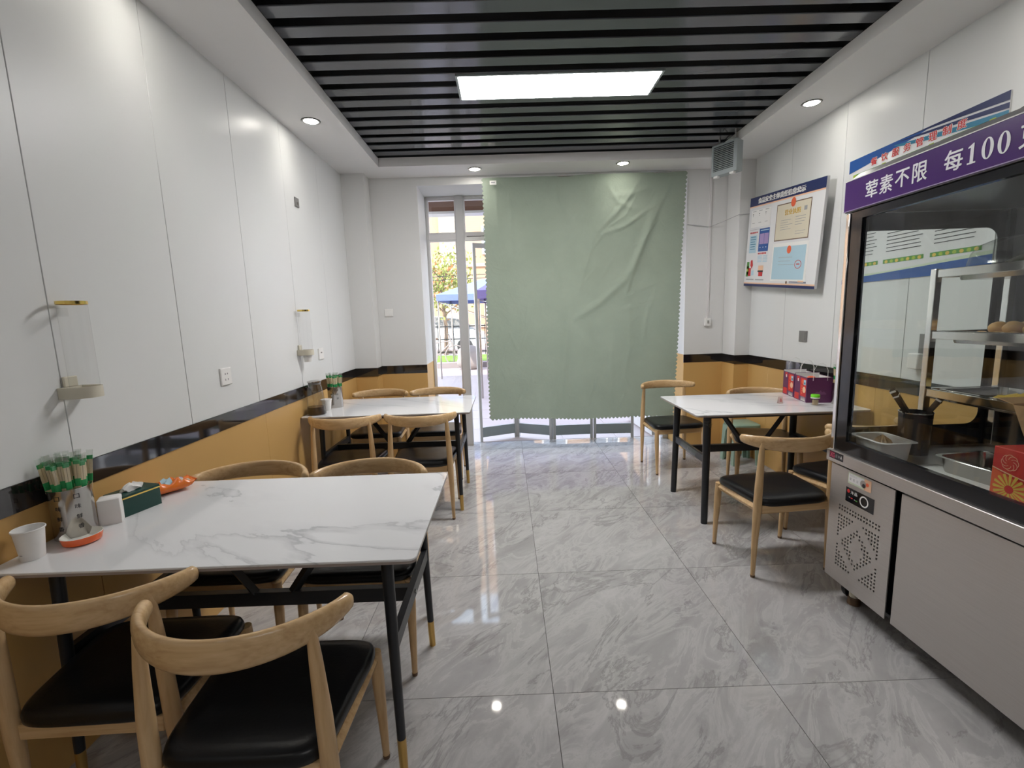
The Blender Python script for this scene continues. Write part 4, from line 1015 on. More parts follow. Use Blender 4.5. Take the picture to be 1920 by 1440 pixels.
for u0, u1 in ((0.04, 0.305), (0.345, 0.625), (0.665, 0.945)):
    p.rect(u0, 0.122, u1, 0.47, M['pgreen'], 1).rect(u0, 0.122, u1, 0.143, M['gleaf'], 2).rect(u0, 0.143, u1, 0.155, M['cream'], 2).rect(u0, 0.124, u0 + 0.03, 0.165, M['lime'], 3).rect(u1 - 0.03, 0.118, u1, 0.142, M['lime'], 3)
    p.lines(u0 + 0.018, u1 - 0.015, 0.20, 0.81, 23, M['ink'], 3, 0.20, 0.18)
    p.rect(u0, 0.845, u1, 0.875, M['gleaf'], 2)
    for k in range(7): p.disc(u0 + 0.025 + k * (u1 - u0 - 0.05) / 6, 0.862, 0.012, M['lime'] if k % 2 else M['egg'], 3)
p.strip(cur(lambda u: 0.905 + 0.03 * math.sin(u * 3 + 1), 0, 1), cur(lambda u: 0.945 + 0.015 * math.sin(u * 4), 0, 1), M['pgreen'], 1)
p.strip(cur(lambda u: 0.965 - 0.06 * u, 0, 1), cur(lambda u: 1.0, 0, 1), M['blue'], 2)
p.build('printed_face', po)

# ================================================================== refrigerated display cabinet
CX, CXB, CY0, CY1 = 1.50, 2.235, 0.20, 2.055
cb_ = thing('display_cabinet', 'stainless steel food display cabinet with purple price sign and glass front', 'display cabinet', (1.86, 1.12, 0))
def cp_(n, x0, x1, y0, y1, z0, z1, m, bevel=0, par=None): return MB().box(x0, x1, y0, y1, z0, z1).build(n, m, par or cb_, world=True, bevel=bevel)
cp_('base_carcass', 1.522, CXB, CY0, CY1 - 0.004, 0.105, 0.655, M['blackm'])
cp_('end_panel', 1.5225, CXB, CY1 - 0.0035, CY1, 0.105, 0.655, steel_m)
# pierced vent door built as a steel grid with real holes
def vent_door(y0, y1, z0, z1):
    mb = MB(); pit = 0.0160; hw = 0.0042
    ncol = 15
    ya = 1.994; x0, x1 = 1.499, 1.5035
    def q(a, b, c, d):   # sheet rectangle between y a..b and z c..d
        if b - a > 1e-6 and d - c > 1e-6: mb.box(x0, x1, a, b, c, d)
    def cells(top, nrow, test):
        bot = top - nrow * pit; yl = ya - ncol * pit
        q(y0, yl, bot, top); q(ya, y1, bot, top)
        for r in range(nrow):
            zt = top - r * pit; zb_ = zt - pit; run = None
            for c in range(ncol):
                yh = ya - c * pit; yc = yh - pit / 2; zc = (zt + zb_) / 2
                if test(c, r):
                    q(yh - pit, yc - hw, zb_, zt); q(yc + hw, yh, zb_, zt); q(yc - hw, yc + hw, zc + hw, zt); q(yc - hw, yc + hw, zb_, zc - hw)
                else: q(yh - pit, yh, zb_, zt)
    q(y0, y1, 0.482, z1)
    cells(0.482, 2, lambda c, r: True)
    q(y0, y1, 0.436, 0.450)
    def diamond(c, r):
        d = abs(c - 7) + abs(r - 7.5) * 0.95
        return d > 8.4 or (3.4 < d < 5.7)
    cells(0.436, 16, diamond)
    q(y0, y1, z0, 0.436 - 16 * pit)
    return mb
vent_door(1.700, CY1 - 0.001, 0.105, 0.652).build('vent_panel', steel_m, cb_, world=True)
dr = cp_('door', 1.499, 1.520, 0.945, 1.672, 0.105, 0.652, steel_m, 0.003)
dr = cp_('door', 1.499, 1.520, CY0, 0.930, 0.105, 0.652, steel_m, 0.003)
cp_('counter_slab', 1.486, CXB, CY0, CY1 + 0.022, 0.662, 0.716, steel_m, 0.003)
cp_('corner_post', 1.497, 1.5285, CY1 - 0.006, CY1 + 0.016, 0.7165, 1.765, M['chrome'], 0.003)
cp_('corner_post', 2.20, CXB, CY1 - 0.006, CY1 + 0.016, 0.7165, 1.765, M['blackm'], 0.003)
f = MB()
f.box(1.503, 1.528, 1.985, CY1 - 0.0065, 0.7165, 1.765); f.box(1.503, 1.528, CY0, 0.26, 0.7165, 1.765)
f.box(1.503, 1.528, 0.26, 1.985, 0.7165, 0.772); f.box(1.503, 1.528, 0.26, 1.985, 1.735, 1.765)
f.build('front_frame', M['blackm'], cb_, world=True)
cp_('front_glass', 1.512, 1.516, 0.262, 1.983, 0.772, 1.735, G['case'])
# end wall: black border with a rounded window
def rounded_frame(y, x0, x1, z0, z1, a0, a1, b0, b1, r):
    mb = MB(); inn = []; N_ = 6
    for cx_, cz, s in ((a1 - r, b1 - r, 0), (a0 + r, b1 - r, 1), (a0 + r, b0 + r, 2), (a1 - r, b0 + r, 3)):
        inn += [(cx_ + r * math.cos(s * PI / 2 + k * PI / 2 / N_), cz + r * math.sin(s * PI / 2 + k * PI / 2 / N_)) for k in range(N_ + 1)]
    out = []
    for s in range(4):
        c_ = ((x1, z1), (x0, z1), (x0, z0), (x1, z0))[s]
        out += [c_] * (N_ + 1)
    n_ = len(inn)
    vs_ = [(a, y, b) for a, b in out] + [(a, y, b) for a, b in inn]
    mb.add(vs_, [(i, (i + 1) % n_, n_ + (i + 1) % n_, n_ + i) for i in range(n_)])
    return mb
eb = rounded_frame(CY1 + 0.004, 1.529, 2.199, 0.7165, 1.765, 1.545, 2.165, 0.815, 1.690, 0.055).build('end_border', M['blackm'], cb_, world=True, norm=False)
md = eb.modifiers.new('thick', 'SOLIDIFY'); md.thickness = 0.003; md.offset = 0
cp_('end_glass', 1.529, 2.199, CY1 + 0.0085, CY1 + 0.0115, 0.7165, 1.765, G['case'])
cp_('back_panel', 2.226, CXB, CY0, CY1 - 0.0065, 0.7165, 1.765, mat('dark_back_panel', (0.022, 0.022, 0.024), 0.35))
cp_('near_end_panel', 1.529, 2.2255, CY0, CY0 + 0.006, 0.7165, 1.765, G['case'])
# canopy with slanted top
prof = [(1.500, 1.770), (1.500, 1.897), (1.553, 1.937), (2.235, 1.937), (2.235, 1.766), (1.535, 1.766)]
MB().loft([[(x, CY0, z) for x, z in prof], [(x, CY1 + 0.028, z) for x, z in prof]]).build('canopy', mat('grey_canopy', (0.20, 0.20, 0.21), 0.3, 0.4), cb_, world=True)
MB().box(1.494, 1.4995, CY0, CY1 + 0.028, 1.777, 1.898).build('price_sign', M['purple'], cb_, world=True)['label'] = 'purple price sign with white lettering'
MB().box(1.4925, 1.4996, CY0, CY1 + 0.028, 1.8982, 1.9015).build('sign_trim', M['white'], cb_, world=True)
MB().box(1.4925, 1.4996, CY0, CY1 + 0.028, 1.7735, 1.7768).build('sign_trim', M['lilac'], cb_, world=True)
sg = Flat((1.494, 2.083, 1.898), (0, -1, 0), (0, 0, -1))
SW = mat('sign_white', (0.82, 0.80, 0.86), 0.4)
for ch, yc, wd, ht in (('荤', 1.934, 0.060, 0.066), ('素', 1.862, 0.060, 0.066), ('不', 1.789, 0.060, 0.062), ('限', 1.715, 0.058, 0.066), ('每', 1.590, 0.062, 0.068),
                       ('1', 1.529, 0.026, 0.062), ('0', 1.481, 0.036, 0.064), ('0', 1.434, 0.036, 0.064), ('克', 1.360, 0.062, 0.070)):
    if ch == '每':
        sg.build('lettering', cb_); sg = Flat((1.494, 2.083, 1.898), (0, -1, 0), (0, 0, -1))
    u_, v_ = 2.083 - yc, 0.062
    if ch == '1':
        sg.rect(u_ - 0.0055, v_ - ht / 2 + 0.004, u_ + 0.0055, v_ + ht / 2 - 0.004, SW, 1).rect(u_ - 0.0135, v_ + ht / 2 - 0.005, u_ + 0.0135, v_ + ht / 2, SW, 1.1)
        sg.poly([(u_ - 0.0135, v_ - ht / 2 + 0.009), (u_ - 0.0135, v_ - ht / 2 + 0.013), (u_ - 0.005, v_ - ht / 2 + 0.012), (u_ + 0.0055, v_ - ht / 2 + 0.005), (u_ + 0.0055, v_ - ht / 2), (u_ + 0.002, v_ - ht / 2)], SW, 1.1)
    elif ch == '0':
        A_ = [2 * PI * i / 32 for i in range(33)]
        sg.strip([(u_ + wd / 2 * math.cos(a), v_ - ht / 2 * math.sin(a)) for a in A_], [(u_ + (wd / 2 - 0.0105) * math.cos(a), v_ - (ht / 2 - 0.0035) * math.sin(a)) for a in A_], SW, 1)
    else: sg.text(ch, u_ - wd / 2, v_ - ht / 2, wd, ht, SW, 1, 0.022)
sg.build('lettering', cb_)
lg = Flat((1.486, 2.056, 0.7125), (0, -1, 0), (0, 0, -1))
lg.rect(0, 0, 0.088, 0.033, M['ink'], 0).rect(0.003, 0.003, 0.035, 0.030, mat('maroon_ink', (0.16, 0.01, 0.03), 0.4), 1)
lg.text('X', 0.006, 0.005, 0.016, 0.022, mat('rose_ink', (0.60, 0.10, 0.18), 0.4), 2, 0.03).text('G', 0.021, 0.007, 0.014, 0.020, MATS['rose_ink'], 2, 0.03)
lg.text('厨', 0.040, 0.009, 0.012, 0.015, M['grey'], 2).text('神', 0.055, 0.009, 0.012, 0.015, M['grey'], 2).text('A', 0.070, 0.009, 0.012, 0.015, M['white'], 2, 0.03)
lg.build('badge', cb_)
ct = Flat((1.499, 1.955, 0.652), (0, -1, 0), (0, 0, -1))
ct.rect(0.008, 0.008, 0.138, 0.058, M['pgreen'], 0).rect(0.100, 0.008, 0.138, 0.058, M['peach'], 1).rect(0.013, 0.012, 0.100, 0.050, M['pboard'], 2).disc(0.095, 0.034, 0.016, M['stone'], 3).disc(0.100, 0.040, 0.009, M['ink'], 4).disc(0.118, 0.03, 0.008, M['redo'], 3)
ct.lines(0.018, 0.06, 0.017, 0.026, 2, M['grey'], 3, 0.2)
for k, ch in enumerate('荤素菜'): ct.text(ch, 0.017 + 0.020 * k, 0.030, 0.012, 0.012, M['grey'], 3)
ct.rect(0.0, 0.078, 0.160, 0.144, M['blackm'], 0)
ct.disc(0.016, 0.094, 0.0085, M['red'], 1).text('冷', 0.030, 0.088, 0.016, 0.014, M['white'], 1, 0.02).text('品', 0.050, 0.088, 0.017, 0.014, M['white'], 1, 0.02)
ct.ring(0.106, 0.110, 0.0245, 0.0060, M['white'], 1).rect(0.020, 0.118, 0.028, 0.122, M['grey'], 1).rect(0.031, 0.118, 0.043, 0.123, M['red'], 1).rect(0.050, 0.120, 0.056, 0.124, M['grey'], 1).rect(0.058, 0.120, 0.070, 0.125, M['gleaf'], 1)
ct.build('control_panel', cb_)
for y in (1.955, 0.35):
    g = MB().tube([(1.575, y, 0.035), (1.575, y, 0.1045)], [0.020, 0.023], 14).build('leg', M['beige'], cb_, smooth=True, world=True)
    MB().tube([(1.575, y, 0.0), (1.575, y, 0.034)], [0.027, 0.024], 14).build('foot', M['brown'], g, smooth=True, world=True)
    g = MB().tube([(2.17, y, 0.0), (2.17, y, 0.1045)], [0.025, 0.023], 14).build('leg', M['black'], cb_, smooth=True, world=True)
for y in (1.995,):
    MB().tube([(1.60, y - 0.012, 0.052), (1.60, y + 0.012, 0.052)], 0.050, 18).build('caster', M['black'], cb_, smooth=True, world=True)
bb = thing('black_clip', 'small black clip lying on top of the display cabinet', 'clip', (1.575, 1.487, 1.937)); bb.scale = (0.4, 0.4, 0.4)
MB().tube([(0, 0, 0.008), (0.005, -0.05, 0.02), (0.01, -0.085, 0.045)], [0.007, 0.008, 0.006], 8).build('clip_body', M['black'], bb, smooth=True)
MB().tube([(0.01, -0.075, 0.035), (-0.012, -0.10, 0.05)], 0.006, 8).build('clip_jaw', M['black'], bb, smooth=True)

# serving rack and food inside
ZF = 0.7165
rk = thing('serving_rack', 'three tier polished steel rack standing inside the display cabinet', 'rack', (2.03, 1.70, ZF))
RX0, RX1, RY0, RY1 = 1.868, 2.195, 1.40, 2.015
LV = (1.513, 1.251, 0.997)
for x in (RX0, RX1):
    for y in (RY1, RY0): cp_('post', x - 0.014, x + 0.014, y - 0.014, y + 0.014, ZF + 0.0005, LV[0] + 0.004, M['chrome'], 0.002, rk)
for z in LV:
    for x in (RX0, RX1): cp_('side_bar', x - 0.009, x + 0.009, RY0 + 0.0145, RY1 - 0.0145, z - 0.034, z, M['chrome'], 0.002, rk)
    for y in (RY0, RY1): cp_('end_bar', RX0 + 0.0145, RX1 - 0.0145, y - 0.009, y + 0.009, z - 0.034, z, M['chrome'], 0.002, rk)
def tray(x, y, z, w_, l_, h, label, rz=0, m=None):
    t = thing('food_tray', label, 'tray', (x, y, z), rz)
    mb = MB(); a, b = w_ / 2, l_ / 2
    R_ = [rr(a, b, 0.03, h), rr(a - 0.001, b - 0.001, 0.03, h + 0.0015), rr(a - 0.014, b - 0.014, 0.028, h + 0.0015), rr(a - 0.022, b - 0.022, 0.026, 0.004), rr(0.02, 0.02, 0.015, 0.004)]
    mb.loft(R_, cap=False)
    mb.loft([rr(0.02, 0.02, 0.015, 0.0), rr(a - 0.023, b - 0.023, 0.028, 0.0), rr(a - 0.016, b - 0.016, 0.03, h - 0.004), rr(a, b, 0.03, h)], cap=False)
    mb.build('pan', m or M['satin'], t, smooth=True)
    return t
def mound(name, label, cat, x, y, z, a, b, h, m, seed, kind='stuff'):
    rd = random.Random(seed); rings = []; n_ = 36
    for k in range(9):
        s = 1 - (k / 8.0) ** 1.6 * 0.97
        rings.append([(a * s * math.copysign(abs(math.cos(t_)) ** 0.6, math.cos(t_)), b * s * math.copysign(abs(math.sin(t_)) ** 0.6, math.sin(t_)), h * (k / 8.0) ** 0.8 * (1 + rd.uniform(-.22, .22))) for t_ in [2 * PI * i / n_ for i in range(n_)]])
    o = MB().loft(rings).build(name, m, None, smooth='all'); o.location = (x, y, z)
    return tag(o, label, cat, kind=kind)
HT = 0.05
tray(2.0315, 1.730, LV[0] - 0.0525 + 0.002, 0.302, 0.50, HT + 0.001, 'shallow steel tray of dressed greens on the top shelf of the rack')
mound('dressed_greens', 'heap of dressed greens under cling film on the top tray', 'salad', 2.03, 1.71, LV[0] - 0.045, 0.12, 0.19, 0.095, M['herb'], 3)
mb = MB()
rings = []
for k in range(7):
    s = (1.0, 0.99, 0.95, 0.85, 0.65, 0.4, 0.1)[k]; z = (0, 0.012, 0.045, 0.075, 0.095, 0.103, 0.106)[k]
    rings.append([(0.150 * s * math.copysign(abs(math.cos(a)) ** 0.5, math.cos(a)), 0.235 * s * math.copysign(abs(math.sin(a)) ** 0.5, math.sin(a)), z + 0.006 * math.sin(5 * a + k)) for a in [2 * PI * i / 40 for i in range(40)]])
o = mb.loft(rings, cap=False).build('cling_film', G['film'], None, smooth='all'); o.location = (2.0315, 1.730, LV[0] + 0.003); tag(o, 'cling film stretched over the greens on the top tray', 'cling film')
tray(2.0315, 1.730, LV[1] - 0.0525 + 0.002, 0.302, 0.50, HT + 0.001, 'shallow steel tray of golden buns on the middle shelf of the rack')
b0 = None; rd = random.Random(11); n_ = 0
for layer, (nx, ny) in enumerate(((4, 6), (3, 5))):
    for i in range(nx):
        for j in range(ny):
            px = 2.0315 + (i - (nx - 1) / 2) * 0.064 + rd.uniform(-.005, .005); py = 1.700 + (j - (ny - 1) / 2) * 0.066 + rd.uniform(-.005, .005); pz = LV[1] - 0.0215 + layer * 0.036
            lb = 'golden baked bun heaped in the tray on the middle shelf of the rack'
            if b0 is None:
                b0 = MB().ball((0, 0, 0), (0.031, 0.034, 0.025), seg=14, rings=9).build('golden_bun', M['bun'], None, smooth='all'); o = b0
            else: o = share(b0, (0, 0, 0))
            tag(o, lb, 'bun', 'golden buns on the middle tray'); o.location = (px, py, pz); o.rotation_euler = (rd.uniform(-.3, .3), rd.uniform(-.3, .3), rd.uniform(0, 3))
tray(2.0315, 1.730, LV[2] - 0.0525 + 0.002, 0.302, 0.50, HT + 0.001, 'shallow steel tray with yellow omelette on the lowest shelf of the rack')
mound('omelette_slices', 'yellow omelette slices piled on the lowest tray of the rack', 'omelette', 2.03, 1.71, LV[2] - 0.045, 0.11, 0.17, 0.062, M['egg'], 6)
tt = tray(1.620, 1.925, ZF, 0.165, 0.20, 0.082, 'small deep pale tray of fried crumbs in the corner of the display cabinet', 0.0, mat('pale_enamel', (0.62, 0.61, 0.60), 0.35))
mound('fried_crumbs', 'sandy fried crumbs filling the small corner tray', 'crumbs', 1.620, 1.925, ZF + 0.006, 0.055, 0.072, 0.078, M['rice'], 2)
tray(1.800, 1.640, ZF + 0.0012, 0.24, 0.24, 0.060, 'empty round-cornered steel pan on the white paper in the display cabinet', 0.12)
ps = MB().box(-0.165, 0.185, -0.30, 0.30, 0, 0.0008).build('paper_sheet', M['paper'], None); ps.location = (1.715, 1.50, ZF); tag(ps, 'white paper sheet lining the display cabinet floor under the empty pan', 'paper')
th = thing('utensil_holder', 'dark cylindrical utensil holder standing in the display cabinet', 'holder', (1.788, 1.962, ZF))
MB().lathe([(0.001, 0.004), (0.052, 0.004), (0.058, 0.182)], 24).build('holder_inside', M['black'], th, smooth=True)
MB().lathe([(0.001, 0.0), (0.054, 0.0), (0.060, 0.184)], 24).build('holder_wall', mat('smoked_steel', (0.10, 0.085, 0.08), 0.25, 0.7), th, smooth=True)
MB().lathe([(0.058, 0.182), (0.058, 0.187), (0.0625, 0.187), (0.060, 0.182)], 24).build('rolled_rim', M['chrome'], th, smooth=True)
def tong(dx, label, flip):
    t = thing('serving_tongs', label, 'tongs', (1.788, 1.962, ZF), 0)
    e = Vector((dx * 0.028, -0.003, 0.01)); m_ = Vector((dx * 0.050, -0.01, 0.188)); z_ = Vector((dx * (0.125 if dx < 0 else 0.095), -0.02, 0.285 if dx < 0 else 0.255))
    MB().tube([e, m_, z_], [0.010, 0.015, 0.016], 4, ref=(0, 1, 0), sq=0.6).build('tong_arm', M['black'], t)
    d_ = (z_ - m_).normalized()
    MB().tube([z_ - d_ * 0.03, z_ - d_ * 0.022], [0.0178, 0.0178], 4, ref=(0, 1, 0), sq=0.65).build('steel_clip', M['chrome'], t)
    MB().tube([z_ - d_ * 0.002, z_ + d_ * 0.008], [0.0178, 0.0178], 4, ref=(0, 1, 0), sq=0.65).build('steel_tip', M['chrome'], t)
tong(-1, 'black serving tongs leaning towards the room out of the utensil holder', 0)
tong(1, 'black serving tongs leaning towards the rack out of the utensil holder', 1)
# red printed carton and brown cardboard box
rb = thing('red_carton', 'red and yellow printed carton at the near end inside the display cabinet', 'carton', (1.725, 1.30, ZF + 0.0012))
bx = MB().box(-0.065, 0.065, -0.21, 0.21, 0, 0.165).build('carton_body', M['red'], rb, bevel=0.003)
ca = Flat((1.66, 1.51, ZF + 0.1662), (0, -1, 0), (0, 0, -1)); BOXB = None
ca.poly([(0.002, 0.075), (0.002, 0.164), (0.418, 0.164), (0.418, 0.13), (0.12, 0.108), (0.05, 0.092)], M['redo'], 1)
ca.strip(cur(lambda u: 0.070 + 0.24 * u - 0.6 * u * u * (u < 0.2), 0.002, 0.15), cur(lambda u: 0.074 + 0.24 * u - 0.6 * u * u * (u < 0.2), 0.002, 0.15), M['peach'], 2)
for k in range(16):
    a = 2 * PI * k / 16; c_, s_ = math.cos(a), math.sin(a); r1 = 0.050; r0 = 0.012
    ca.poly([(0.062 + r0 * math.cos(a - .17), 0.135 - r0 * math.sin(a - .17)), (0.062 + r1 * math.cos(a - .10), min(0.164, 0.135 - r1 * math.sin(a - .10))), (0.062 + r1 * 1.06 * c_, min(0.1642, 0.135 - r1 * 1.06 * s_)), (0.062 + r1 * math.cos(a + .10), min(0.1644, 0.135 - r1 * math.sin(a + .10))), (0.062 + r0 * math.cos(a + .17), 0.135 - r0 * math.sin(a + .17))], M['egg'], 3)
ca.disc(0.062, 0.135, 0.014, M['red'], 4)
for k in range(8):
    a = 2 * PI * k / 8
    ca.ring(0.055 + 0.013 * math.cos(a), 0.045 - 0.013 * math.sin(a), 0.0145, 0.0016, M['peach'], 3, 14, a - 0.6, a + 2.3)
ca.build('printed_face', rb)
kb = thing('cardboard_box', 'open brown cardboard box with a raised flap standing on the red printed carton', 'cardboard box', (1.722, 1.255, ZF + 0.1675))
def frame_walls(z0, z1, a0, b0, a1, b1, tck):
    mb = MB()
    o0 = [(-a0, -b0), (a0, -b0), (a0, b0), (-a0, b0)]; o1 = [(-a1, -b1), (a1, -b1), (a1, b1), (-a1, b1)]
    i0 = [(x - math.copysign(tck, x), y - math.copysign(tck, y)) for x, y in o0]; i1 = [(x - math.copysign(tck, x), y - math.copysign(tck, y)) for x, y in o1]
    vs_ = [(x, y, z0) for x, y in o0] + [(x, y, z1) for x, y in o1] + [(x, y, z1) for x, y in i1] + [(x, y, z0 + tck) for x, y in i0]
    fs_ = []
    for r in range(3):
        for k in range(4): fs_.append((r * 4 + k, r * 4 + (k + 1) % 4, r * 4 + 4 + (k + 1) % 4, r * 4 + 4 + k))
    fs_ += [(3, 2, 1, 0), (12, 13, 14, 15)]
    return mb.add(vs_, fs_)
frame_walls(0, 0.150, 0.060, 0.150, 0.072, 0.205, 0.004).build('box_walls', M['card'], kb)
MB().add([(-0.072, 0.204, 0.1505), (0.072, 0.204, 0.1505), (0.072, 0.255, 0.162), (-0.072, 0.255, 0.162), (-0.072, 0.204, 0.1535), (0.072, 0.204, 0.1535), (0.072, 0.255, 0.165), (-0.072, 0.255, 0.165)], [(0, 1, 2, 3), (7, 6, 5, 4), (0, 4, 5, 1), (1, 5, 6, 2), (2, 6, 7, 3), (3, 7, 4, 0)]).build('flap', M['card'], kb)
MB().add([(0.072, -0.2, 0.1505), (0.072, 0.195, 0.1505), (0.105, 0.19, 0.255), (0.105, -0.2, 0.255), (0.076, -0.2, 0.1505), (0.076, 0.195, 0.1505), (0.109, 0.19, 0.255), (0.109, -0.2, 0.255)], [(0, 1, 2, 3), (7, 6, 5, 4), (0, 4, 5, 1), (1, 5, 6, 2), (2, 6, 7, 3), (3, 7, 4, 0)]).build('flap', M['card'], kb)
pb = MB().ball((0, 0, 0), (0.055, 0.12, 0.055), seg=18, rings=10).build('pink_bag', M['pink'], None, smooth='all'); pb.location = (1.722, 1.22, ZF + 0.170 + 0.105)
for v in pb.data.vertices: v.co *= 1 + 0.10 * math.sin(v.co.y * 70 + v.co.x * 90) * math.cos(v.co.z * 60)
tag(pb, 'pink plastic bag bulging out of the open cardboard box', 'bag')
ca_ = thing('power_cable', 'thin grey cable looping down inside the display cabinet behind the rack', 'cable', (2.20, 1.70, 1.76))
MB().tube([(2.215, 1.62, 1.76), (2.205, 1.70, 1.68), (2.20, 1.78, 1.60), (2.205, 1.80, 1.52), (2.215, 1.76, 1.44), (2.22, 1.70, 1.40)], 0.006, 8).build('cable_strand', M['grey'], ca_, smooth=True, world=True)
MB().tube([(2.216, 1.58, 1.76), (2.21, 1.63, 1.69), (2.205, 1.66, 1.66), (2.215, 1.60, 1.62)], 0.006, 8).build('cable_strand', M['grey'], ca_, smooth=True, world=True)

# ================================================================== outside
ou = struct('ground', (0, 12, -0.02))
MB().box(-30, 30, 5.001, 40, -0.30, -0.004).build('paving_bed', M['pave'], ou, world=True)
pv = None
for i in range(-4, 4):
    for j in range(6):
        if pv is None: pv = MB().box(-0.296, 0.296, -0.296, 0.296, -0.02, 0.0).build('paving_slab', M['pave'], ou); pv.location = (i * 0.6 + 0.3, 5.31 + 0.6 * j - 12, 0.019)
        else: share(pv, (i * 0.6 + 0.3, 5.31 + 0.6 * j - 12, 0.019), ou)
lw = MB().box(-5.8, 5.8, 14.35, 16.8, -0.02, 0.06).build('lawn', M['lawn'], None); tag(lw, 'strip of bright lawn beyond the kerb outside', 'lawn', kind='stuff')
kr = struct('kerb', (0, 13.1, 0)); k0_ = None
for i in range(-8, 8):
    if k0_ is None: k0_ = MB().box(-0.495, 0.495, -0.15, 0.15, 0, 0.16).build('kerb_stone', M['kerb'], kr, bevel=0.01, seg=1); k0_.location = (i + 0.5, 0, -0.01)
    else: share(k0_, (i + 0.5, 0, -0.01), kr)
fc = thing('railing_fence', 'black iron railing fence behind the kerb outside', 'fence', (0, 16.9, 0.0))
for z in (0.16, 0.62, 1.08): MB().box(-8, 8, -0.015, 0.015, z, z + 0.035).build('rail', M['black'], fc)
p0 = None
for i in range(56):
    if p0 is None: p0 = MB().box(-0.011, 0.011, -0.011, 0.011, 0.06, 1.16).build('baluster', M['black'], fc); p0.location = (-7.9, 0, 0)
    else: share(p0, (-7.9 + 0.285 * i, 0, 0), fc)
# parked white car
cr_ = thing('parked_car', 'white car parked behind the railing fence outside', 'car', (-3.0, 19.2, -0.02))
sec = [(-2.2, 0.35, 0.62), (-2.15, 0.30, 0.85), (-1.5, 0.28, 0.98), (-0.9, 0.27, 1.02), (0.9, 0.27, 1.02), (1.7, 0.28, 0.95), (2.1, 0.32, 0.80), (2.2, 0.38, 0.60)]
MB().loft([[(x, -0.85, a), (x, -0.88, (a + b) / 2), (x, -0.80, b), (x, 0.80, b), (x, 0.88, (a + b) / 2), (x, 0.85, a)] for x, a, b in sec]).build('car_body', M['carw'], cr_, smooth=True)
MB().loft([[(x, -w_, z0), (x, -w_ * 0.86, z1), (x, w_ * 0.86, z1), (x, w_, z0)] for x, w_, z0, z1 in ((-1.5, 0.74, 0.97, 0.99), (-0.85, 0.74, 1.0, 1.42), (0.3, 0.75, 1.0, 1.48), (1.1, 0.74, 1.0, 1.38), (1.75, 0.72, 0.95, 0.97))]).build('cabin_glass', M['greyd'], cr_, smooth=True)
MB().loft([[(x, -w_, z), (x, -w_ + 0.02, z + 0.03), (x, w_ - 0.02, z + 0.03), (x, w_, z)] for x, w_, z in ((-0.8, 0.62, 1.42), (0.3, 0.64, 1.475), (1.05, 0.62, 1.385))]).build('roof', M['carw'], cr_, smooth=True)
for x in (-1.35, 1.35):
    for y in (-0.80, 0.80):
        g = MB().tube([(x, y - 0.1, 0.31), (x, y + 0.1, 0.31)], 0.31, 22).build('wheel', M['tyre'], cr_, smooth=True)
        MB().tube([(x, y - 0.105, 0.31), (x, y + 0.105, 0.31)], 0.19, 16).build('hub', M['satin'], g, smooth=True)
# bicycle leaning on the kerb
bk = thing('bicycle', 'pale bicycle parked on the kerb in front of the railings outside', 'bicycle', (-1.95, 13.72, -0.02), 0.1)
for x in (-0.42, 0.42):
    w_ = MB(); w_.tube([(x + 0.30 * math.cos(a), 0, 0.31 + 0.30 * math.sin(a)) for a in [2 * PI * k / 28 for k in range(29)]], 0.018, 6, ref=(0, 1, 0)); w_.build('wheel', M['stone'], bk, smooth=True)
    s_ = MB()
    for k in range(8): s_.tube([(x, 0, 0.31), (x + 0.29 * math.cos(k * PI / 4), 0, 0.31 + 0.29 * math.sin(k * PI / 4))], 0.004, 4)
    s_.build('spokes', M['satin'], bk)
b_ = MB()
for a, c in (((-0.42, 0, 0.31), (-0.1, 0, 0.33)), ((-0.1, 0, 0.33), (-0.18, 0, 0.78)), ((-0.42, 0, 0.31), (-0.16, 0, 0.68)), ((-0.16, 0, 0.70), (0.28, 0, 0.74)), ((-0.1, 0, 0.33), (0.28, 0, 0.68)), ((0.42, 0, 0.31), (0.25, 0, 0.92))): b_.tube([a, c], 0.018, 8)
b_.build('frame', M['stone'], bk, smooth=True)
MB().tube([(0.20, -0.26, 0.96), (0.25, 0, 0.93), (0.20, 0.26, 0.96)], 0.012, 8).build('handlebar', M['satin'], bk, smooth=True)
MB().ball((-0.19, 0, 0.82), (0.13, 0.08, 0.04)).build('saddle', M['brown'], bk, smooth=True)
sk_ = MB().ball((0, 0, 0.30), (0.36, 0.30, 0.36), seg=18, rings=12).build('covered_bundle', M['stone'], None, smooth='all'); sk_.location = (-1.02, 12.55, 0.0)
for v in sk_.data.vertices: v.co.x *= 1 + 0.12 * math.sin(v.co.z * 14); v.co.z = max(0.0, v.co.z)
tag(sk_, 'pale tied bundle standing by the kerb outside', 'bundle')
